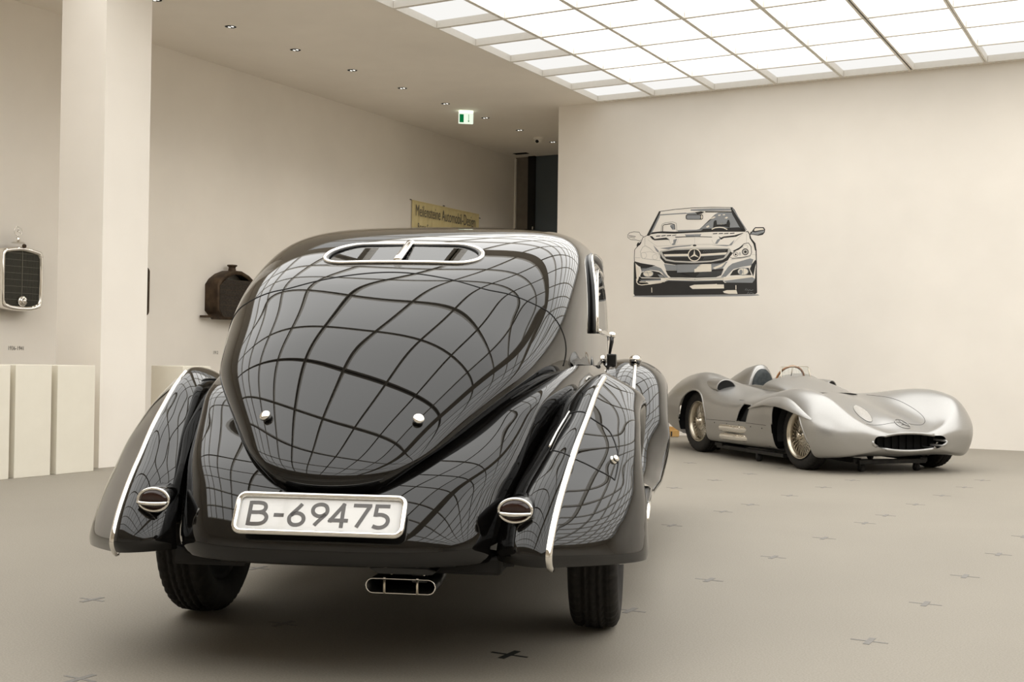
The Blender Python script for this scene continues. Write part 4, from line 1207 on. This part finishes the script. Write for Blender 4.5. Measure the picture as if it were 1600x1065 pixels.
# dark steel dolly the racing car stands on
dol = empty('car_dolly', (2.726, 13.42, 0), AZ)
tag(dol, 'low dark steel dolly frame on castors under the silver racing car', 'dolly')
for x in (.36, -.36):
    MB().box((x - .04, -.25, .085), (x + .04, 2.45, .125)).build('rail', M['steel_dark'], dol, bevel=.004)
for y, w in ((.42, .52), (1.7, .5), (2.45, .36)):
    MB().box((-w, y - .035, .075), (w, y + .035, .115)).build('cross_beam', M['steel_dark'], dol, bevel=.004)
MB().box((.48, .40, .10), (.72, .56, .135)).build('pad', M['steel_dark'], dol, bevel=.004)
MB().box((.60, .44, .13), (.68, .50, .26)).build('post', M['steel_dark'], dol, bevel=.004)
MB().box((.66, .42, .078), (.71, 1.75, .115)).build('rail', M['steel_dark'], dol, bevel=.004)
for x, y in ((.68, 1.25), (-.62, 1.25), (.30, 2.42), (-.30, 2.42), (.36, -.2), (-.36, -.2)):
    cst = empty('castor'); cst.parent = dol; cst.location = (x, y, 0)
    MB().revolve([(0, -.018), (.034, -.018), (.036, -.01), (.036, .01), (.034, .018), (0, .018)], 20, 'x', (0, 0, .036)).build('castor_wheel', M['rubber'], cst)
    MB().box((-.026, -.02, .03), (.026, .02, .088)).build('fork', M['steel_dark'], cst, bevel=.004)

# cardboard box behind it against the back wall
bx = empty('cardboard_box', room(-5.78, 14.75, 0), RZ + .25)
tag(bx, 'small open cardboard box on the floor behind the silver car by wall', 'box')
MB().box((-.085, -.06, .004), (.085, .06, .085)).build('carton', M['card'], bx, bevel=.002)
MB().prism([(-.085, .085), (.085, .085), (.02, .125), (-.10, .135)], .03, .036).build('flap', M['card'], bx)
MB().box((-.012, -.062, .01), (.008, -.0602, .07)).build('print', M['ink'], bx)

# ------------------------------------------------------------------ the mural: a printed car front cut out on the back wall
# drawn in image crop pixels, mapped to the wall by a plane homography
def homography(src, dst):
    A, bb = [], []
    for (x, y), (u, v) in zip(src, dst):
        A += [[x, y, 1, 0, 0, 0, -u * x, -u * y], [0, 0, 0, x, y, 1, -v * x, -v * y]]; bb += [u, v]
    return np.append(np.linalg.solve(np.array(A, float), np.array(bb, float)), 1).reshape(3, 3)
HM = homography([(0, 0), (1538, 0), (1538, 1065), (0, 1065)], [(-6.78996544, 3.28710795), (-4.46733543, 3.15884738), (-4.4521017, 1.68661746), (-6.76910439, 1.70673265)])
MB0, MZ0 = -5.62, 1.72
mural = empty('wall_mural', room(MB0, BACK, MZ0), RZ)
tag(mural, 'large black and grey printed front view of a convertible on the back wall', 'mural')
def crop_to_wall(p, depth):
    v = HM @ np.array([p[0], p[1], 1.0])
    return (v[0] / v[2] - MB0, -depth, v[1] / v[2] - MZ0)
class Mural:
    """collects flat printed shapes; build() makes each of them a part of the mural"""
    def __init__(self): self.parts = []
    def poly(self, pts, lay=0):
        d = .001 + .0006 * lay
        bm = bmesh.new(); vs = [bm.verts.new(crop_to_wall(p, d)) for p in pts]
        bmesh.ops.triangulate(bm, faces=[bm.faces.new(vs)])
        bm.verts.index_update()
        self.parts.append(MB().add([tuple(v.co) for v in bm.verts], [tuple(v.index for v in g.verts) for g in bm.faces], False))
        bm.free(); return self
    def line(self, pts, w=4, lay=0, closed=False):
        P = [Vector(p) for p in pts]; n = len(P); L_, R_ = [], []
        for i, p in enumerate(P):
            a = P[(i - 1) % n] if (closed or i) else p; b = P[(i + 1) % n] if (closed or i < n - 1) else p
            t = (b - a).normalized(); nn = Vector((-t.y, t.x)) * w / 2
            L_.append(crop_to_wall(p + nn, .001 + .0006 * lay)); R_.append(crop_to_wall(p - nn, .001 + .0006 * lay))
        if closed: L_.append(L_[0]); R_.append(R_[0])
        self.parts.append(MB().grid([L_, R_], smooth=False)); return self
    def disc(self, c, r, lay=0, n=32):
        rx, ry = r if hasattr(r, '__len__') else (r, r)
        return self.poly([(c[0] + rx * math.cos(2 * math.pi * k / n), c[1] + ry * math.sin(2 * math.pi * k / n)) for k in range(n)], lay)
    def ring(self, c, r, w, lay=0, n=32):
        rx, ry = r if hasattr(r, '__len__') else (r, r)
        return self.line([(c[0] + rx * math.cos(2 * math.pi * k / n), c[1] + ry * math.sin(2 * math.pi * k / n)) for k in range(n)], w, lay, True)
    def build(self, name, mat, stuff=False):
        if stuff:
            m = MB()
            for p in self.parts: m.add(p.v, p.f, False)
            return tag(m.build(name, M[mat], mural, fix=False), kind='stuff')
        for p in self.parts: p.build(name, M[mat], mural, fix=False)
A = lambda: Mural()
# lower body and tyres
A().poly([(180, 650), (192, 640), (205, 760), (210, 845), (240, 862), (330, 855), (470, 832), (530, 812), (1000, 818), (1020, 838), (1275, 842), (1300, 800), (1306, 700), (1316, 690), (1320, 930), (1302, 943), (190, 957), (178, 940)], 0).build('lower_body', 'ink')
A().poly([(168, 965), (190, 956), (1325, 945), (1342, 954), (1250, 960), (400, 971)], 0).build('ground_shadow', 'grey')
A().poly([(693, 870), (738, 856), (930, 850), (945, 847), (950, 853), (1012, 853), (1014, 890), (722, 895)], 1).poly([(1003, 918), (1040, 906), (1128, 905), (1138, 940), (1060, 940), (1015, 932)], 1).line([(345, 882), (346, 928)], 6, 1).line([(1123, 860), (1124, 900)], 8, 1).build('floor_gap', 'beige')
sg = A().line([(1208, 908), (1218, 888), (1222, 912), (1232, 896), (1236, 912), (1250, 902), (1262, 910), (1285, 903)], 3, 1).line([(1228, 940), (1240, 922), (1244, 938), (1262, 928), (1290, 938)], 3, 1)
sg.build('signature', 'grey', True)
# flanks
A().line([(246, 470), (205, 512), (188, 532), (184, 600), (186, 650)], 5, 0).line([(1215, 368), (1232, 362), (1250, 390), (1262, 430), (1300, 475), (1310, 540), (1314, 700)], 9, 0).line([(245, 472), (262, 420), (300, 402)], 5, 0).poly([(205, 500), (235, 465), (245, 455), (240, 485), (212, 505)], 0).poly([(1245, 380), (1258, 418), (1298, 470), (1306, 540), (1300, 540), (1285, 480), (1250, 425)], 0).build('flank_outline', 'ink')
A().line([(283, 420), (282, 500)], 3, 0).line([(1222, 385), (1222, 470)], 3, 0).line([(190, 605), (240, 608)], 3, 0).line([(1265, 575), (1308, 580)], 3, 0).line([(742, 385), (742, 482)], 2, 0).build('panel_lines', 'lightgrey')
# windscreen
A().poly([(298, 402), (412, 180), (428, 176), (424, 195), (332, 395), (318, 404)], 1).poly([(1072, 140), (1090, 140), (1110, 160), (1215, 355), (1205, 368), (1178, 362), (1090, 205), (1082, 175)], 1).line([(412, 180), (560, 160), (720, 146), (900, 140), (1078, 143)], 5, 1).line([(840, 182), (1095, 183)], 10, 1).poly([(742, 188), (800, 178), (832, 184), (806, 200), (768, 206)], 2).poly([(325, 392), (345, 372), (440, 362), (560, 366), (740, 350), (800, 340), (920, 335), (1150, 325), (1198, 350), (1196, 366), (930, 366), (760, 374), (560, 384), (400, 380)], 1).build('windscreen_frame', 'ink')
A().poly([(330, 388), (385, 270), (412, 215), (424, 205), (418, 232), (372, 330), (348, 374)], 2).poly([(705, 160), (900, 150), (1075, 152), (1082, 170), (800, 176), (705, 172)], 1).poly([(420, 206), (660, 190), (680, 200), (560, 206), (420, 216)], 1).poly([(655, 195), (740, 188), (765, 206), (720, 214), (680, 208)], 1).line([(1092, 150), (1118, 190), (1222, 352)], 8, 2).poly([(575, 352), (740, 348), (820, 344), (800, 356), (600, 366)], 3).poly([(760, 368), (800, 328), (860, 284), (920, 236), (930, 205), (960, 190), (1096, 186), (1180, 345), (1140, 330), (940, 336)], 0).build('windscreen_shade', 'grey')
A().poly([(880, 250), (905, 236), (920, 225), (940, 228), (915, 245)], 2).poly([(958, 210), (985, 206), (980, 216), (962, 220)], 2).poly([(1000, 206), (1024, 204), (1022, 214), (1004, 214)], 2).poly([(1018, 240), (1036, 228), (1052, 232), (1038, 246)], 2).poly([(846, 320), (872, 306), (880, 318), (858, 330)], 2).poly([(975, 290), (1000, 284), (1010, 294), (985, 300)], 2).line([(900, 344), (930, 330), (970, 324), (1010, 330), (1044, 346)], 9, 3).build('glints', 'beige')
A().line([(433, 360), (436, 310), (444, 296), (470, 284), (540, 276), (572, 288), (577, 356)], 8, 1).build('headrest_outline', 'lightgrey')
A().line([(446, 362), (448, 312), (462, 300), (530, 292), (556, 300), (560, 345)], 6, 2).poly([(912, 330), (918, 275), (930, 260), (944, 262), (948, 300), (1040, 298), (1046, 258), (1060, 256), (1070, 290), (1066, 328), (1000, 318), (940, 322)], 1).build('headrests', 'ink')
A().poly([(520, 305), (552, 294), (560, 345), (535, 346), (545, 325), (515, 315)], 1).poly([(948, 266), (1040, 262), (1038, 294), (952, 300)], 2).build('headrest_shade', 'grey')
A().poly([(p[0] + 740, p[1] + 230) for p in rrect(80, 24, 16, 4)], 3).build('inner_mirror_frame', 'ink')
A().poly([(p[0] + 732, p[1] + 231) for p in rrect(64, 18, 12, 4)], 4).build('inner_mirror_glass', 'grey')
A().poly([(802, 214), (812, 216), (816, 232), (810, 246), (802, 246)], 4).build('inner_mirror_edge', 'beige')
# door mirrors
A().line([(125, 420), (124, 395), (140, 376), (180, 366), (230, 370), (244, 398), (262, 406), (270, 412)], 4, 0).line([(125, 420), (150, 438), (200, 442), (238, 452), (248, 440)], 4, 0).line([(132, 402), (196, 410)], 5, 0).line([(136, 416), (190, 424)], 4, 0).poly([(205, 490), (215, 468), (228, 462), (225, 480), (212, 502)], 0).poly([(1252, 392), (1258, 368), (1278, 362), (1284, 342), (1302, 324), (1380, 324), (1394, 344), (1390, 372), (1372, 394), (1330, 402), (1290, 396)], 0).build('door_mirrors', 'ink')
A().poly([(1290, 352), (1305, 333), (1372, 333), (1384, 346), (1345, 352), (1300, 360)], 1).build('mirror_cap', 'beige')
A().poly([(1262, 388), (1276, 366), (1300, 372), (1386, 352), (1382, 372), (1340, 384), (1326, 394), (1290, 390)], 1).build('mirror_shade', 'grey')
# bonnet
A().poly([(325, 405), (350, 408), (372, 432), (480, 420), (500, 432), (512, 442), (490, 440), (372, 446), (350, 436)], 0).poly([(1180, 378), (1195, 378), (1125, 412), (1012, 424), (985, 440), (962, 408), (985, 420), (1010, 410), (1112, 398)], 0).poly([(560, 412), (740, 408), (900, 412), (905, 418), (740, 414), (565, 420)], 0).build('bonnet_lines', 'ink')
A().line([(385, 408), (424, 404)], 8, 0).line([(434, 405), (474, 400)], 8, 0).line([(484, 403), (524, 399)], 8, 0).line([(534, 402), (572, 396)], 6, 0).line([(910, 385), (952, 382)], 8, 0).line([(964, 384), (1004, 381)], 8, 0).line([(1014, 384), (1056, 381)], 8, 0).line([(1066, 383), (1110, 379)], 8, 0).build('bonnet_vents', 'ink')
A().poly([(650, 392), (804, 388), (790, 414), (668, 416)], 0).poly([(545, 440), (580, 430), (560, 485), (540, 492), (530, 480), (546, 470)], 0).poly([(930, 476), (950, 440), (988, 420), (975, 445), (950, 478)], 0).poly([(360, 490), (412, 545), (405, 560), (385, 540)], 0).poly([(1110, 440), (1085, 490), (1040, 500), (900, 492), (1060, 488)], 0).poly([(420, 520), (560, 500), (720, 488), (700, 498), (560, 512), (500, 530)], 0).build('bonnet_shade', 'grey')
A().line([(500, 430), (512, 462), (530, 488), (560, 490), (582, 462), (590, 430)], 3, 0).line([(900, 440), (915, 472), (945, 478)], 3, 0).line([(310, 440), (390, 500), (560, 490), (742, 484), (900, 482), (1080, 492), (1150, 420), (1180, 390)], 3, 0).build('bonnet_fold', 'lightgrey')
# headlamps
A().line([(240, 550), (262, 508), (288, 496), (330, 520), (372, 560), (412, 575), (424, 632), (330, 622), (258, 612)], 5, 0, True).line([(255, 560), (330, 550), (365, 560)], 3, 0).ring((270, 585), 28, 3, 0).ring((375, 600), 24, 3, 0).build('left_headlamp', 'lightgrey')
A().line([(1062, 600), (1100, 556), (1158, 514), (1200, 476), (1240, 470), (1264, 505), (1268, 560), (1255, 588), (1180, 604), (1090, 612)], 6, 0, True).poly([(1090, 545), (1150, 515), (1196, 480), (1180, 510), (1150, 532), (1110, 548)], 1).ring((1122, 575), 20, 4, 1).disc((1122, 576), 9, 1).ring((1210, 552), 27, 8, 1).disc((1211, 552), 12, 1).build('right_headlamp', 'ink')
A().disc((1210, 552), 24, 0).ring((1210, 505), (24, 16), 4, 0).disc((1160, 570), (10, 16), 0).line([(1075, 625), (1255, 598)], 6, 0).build('right_headlamp_shade', 'lightgrey')
# grille with star
A().poly([(405, 560), (425, 542), (560, 522), (740, 514), (930, 512), (1060, 516), (1082, 540), (1042, 620), (1000, 640), (900, 658), (740, 668), (560, 660), (470, 646), (432, 600)], 0).build('grille_surround', 'lightgrey')
A().poly([(424, 568), (440, 600), (475, 634), (560, 648), (740, 655), (900, 645), (1000, 626), (1034, 604), (1074, 548), (1090, 560), (1050, 630), (1005, 652), (900, 672), (740, 682), (560, 672), (465, 656), (425, 610)], 1).build('grille_shadow', 'ink')
A().poly([(440, 552), (560, 536), (690, 532), (800, 530), (1052, 526), (1046, 556), (1010, 608), (900, 632), (740, 640), (560, 634), (480, 618), (456, 588)], 2).build('grille_opening', 'ink')
A().poly([(455, 574), (690, 570), (692, 590), (466, 594)], 3).poly([(796, 572), (1042, 556), (1030, 576), (800, 590)], 3).build('grille_bar', 'beige')
A().line([(458, 596), (690, 594)], 6, 3).line([(800, 593), (1028, 580)], 6, 3).build('grille_bar_shade', 'grey')
gm = A()
for k in range(13):
    gm.line([(820 + 16 * k, 556 - .3 * k), (836 + 16 * k, 536)], 1.6, 3).line([(820 + 15 * k, 626 - 1.3 * k), (840 + 15 * k, 600 - .6 * k)], 1.6, 3)
for k in range(16):
    gm.line([(760 + 16 * k, 782 - .3 * k), (800 + 15 * k, 742 - 1.2 * k)], 1.6, 3)
gm.build('grille_mesh', 'grey', True)
st_ = A().ring((740, 580), 56, 9, 5)
for a in (-90, 30, 150):
    a = math.radians(a)
    tip = (740 + 54 * math.cos(a), 580 + 54 * math.sin(a))
    st_.poly([(740 + 9 * math.cos(a + 1.57), 580 + 9 * math.sin(a + 1.57)), tip, (740 + 9 * math.cos(a - 1.57), 580 + 9 * math.sin(a - 1.57)), (740 - 6 * math.cos(a), 580 - 6 * math.sin(a))], 5)
A().disc((740, 580), 61, 4).disc((742, 493), (17, 8), 1).build('star_ground', 'ink')
st_.build('star_emblem', 'beige')
# number plate field and lower intake
A().poly([(458, 662), (560, 676), (580, 668), (900, 660), (1000, 655), (1048, 640), (1000, 708), (900, 716), (898, 735), (578, 746), (570, 722), (478, 722)], 1).build('bumper_shade', 'grey')
A().poly([(910, 700), (1000, 660), (1030, 650), (990, 690), (930, 712)], 2).build('bumper_light', 'beige')
A().poly([(474, 724), (570, 724), (578, 746), (896, 736), (902, 716), (1012, 706), (986, 768), (940, 786), (760, 792), (520, 788), (494, 764)], 2).build('lower_intake', 'ink')
A().line([(578, 668), (896, 662), (898, 736), (580, 746)], 4, 4, True).build('plate_outline', 'ink')
A().poly([(578, 668), (896, 662), (898, 736), (580, 746)], 3).build('plate_field', 'grey')
A().poly([(740, 742), (740, 712), (758, 706), (770, 690), (795, 684), (790, 672), (808, 666), (896, 663), (898, 736)], 4).build('plate_light', 'beige')
A().poly([(440, 790), (500, 792), (745, 802), (1000, 790), (1290, 774), (1296, 790), (1000, 812), (745, 818), (480, 812)], 1).build('splitter', 'beige')
A().line([(500, 795), (745, 806), (1010, 792)], 5, 2).line([(480, 815), (745, 822), (1010, 815)], 6, 2).line([(745, 800), (745, 812)], 5, 2).build('splitter_shade', 'grey')
# bumper corners with fog lamps
A().poly([(188, 640), (245, 656), (380, 678), (300, 692), (252, 698), (250, 722), (240, 690), (225, 684), (200, 664)], 1).poly([(240, 770), (252, 742), (335, 724), (415, 740), (455, 772), (470, 792), (380, 790), (240, 786)], 2).poly([(1068, 770), (1098, 724), (1150, 704), (1240, 700), (1268, 766), (1150, 766)], 2).poly([(1252, 712), (1270, 668), (1304, 624), (1312, 645), (1300, 700), (1284, 780), (1270, 745)], 2).poly([(232, 800), (250, 796), (430, 798), (430, 806), (240, 812)], 3).build('fog_lamp_recess', 'ink')
A().poly([(250, 702), (380, 684), (432, 704), (470, 755), (500, 790), (470, 792), (440, 745), (410, 728), (330, 718), (250, 735)], 1).poly([(1052, 690), (1090, 660), (1255, 612), (1286, 622), (1268, 676), (1180, 690), (1100, 712), (1060, 752), (1030, 782), (985, 786)], 1).poly([(400, 760), (440, 765), (462, 788), (420, 786)], 3).poly([(236, 812), (430, 806), (430, 816), (250, 824)], 2).poly([(1006, 822), (1275, 786), (1302, 802), (1276, 838), (1040, 836)], 2).build('bumper_corner_shade', 'grey')
A().line([(205, 800), (206, 832), (222, 852), (250, 858), (330, 850), (430, 836), (468, 828), (330, 832), (232, 830)], 8, 2).poly([(196, 680), (222, 700), (236, 740), (224, 800), (212, 830), (204, 780)], 1).build('lower_lip', 'beige')
A().disc((313, 753), (46, 30), 3).disc((1190, 733), (48, 33), 3).build('fog_lamp', 'beige')
A().ring((313, 753), (46, 30), 5, 4).ring((1190, 733), (48, 33), 6, 4).line([(275, 745), (350, 745)], 4, 4).line([(300, 730), (320, 775)], 3, 4).disc((1170, 738), (16, 22), 4).line([(1190, 705), (1195, 760)], 4, 4).build('fog_lamp_shade', 'grey')
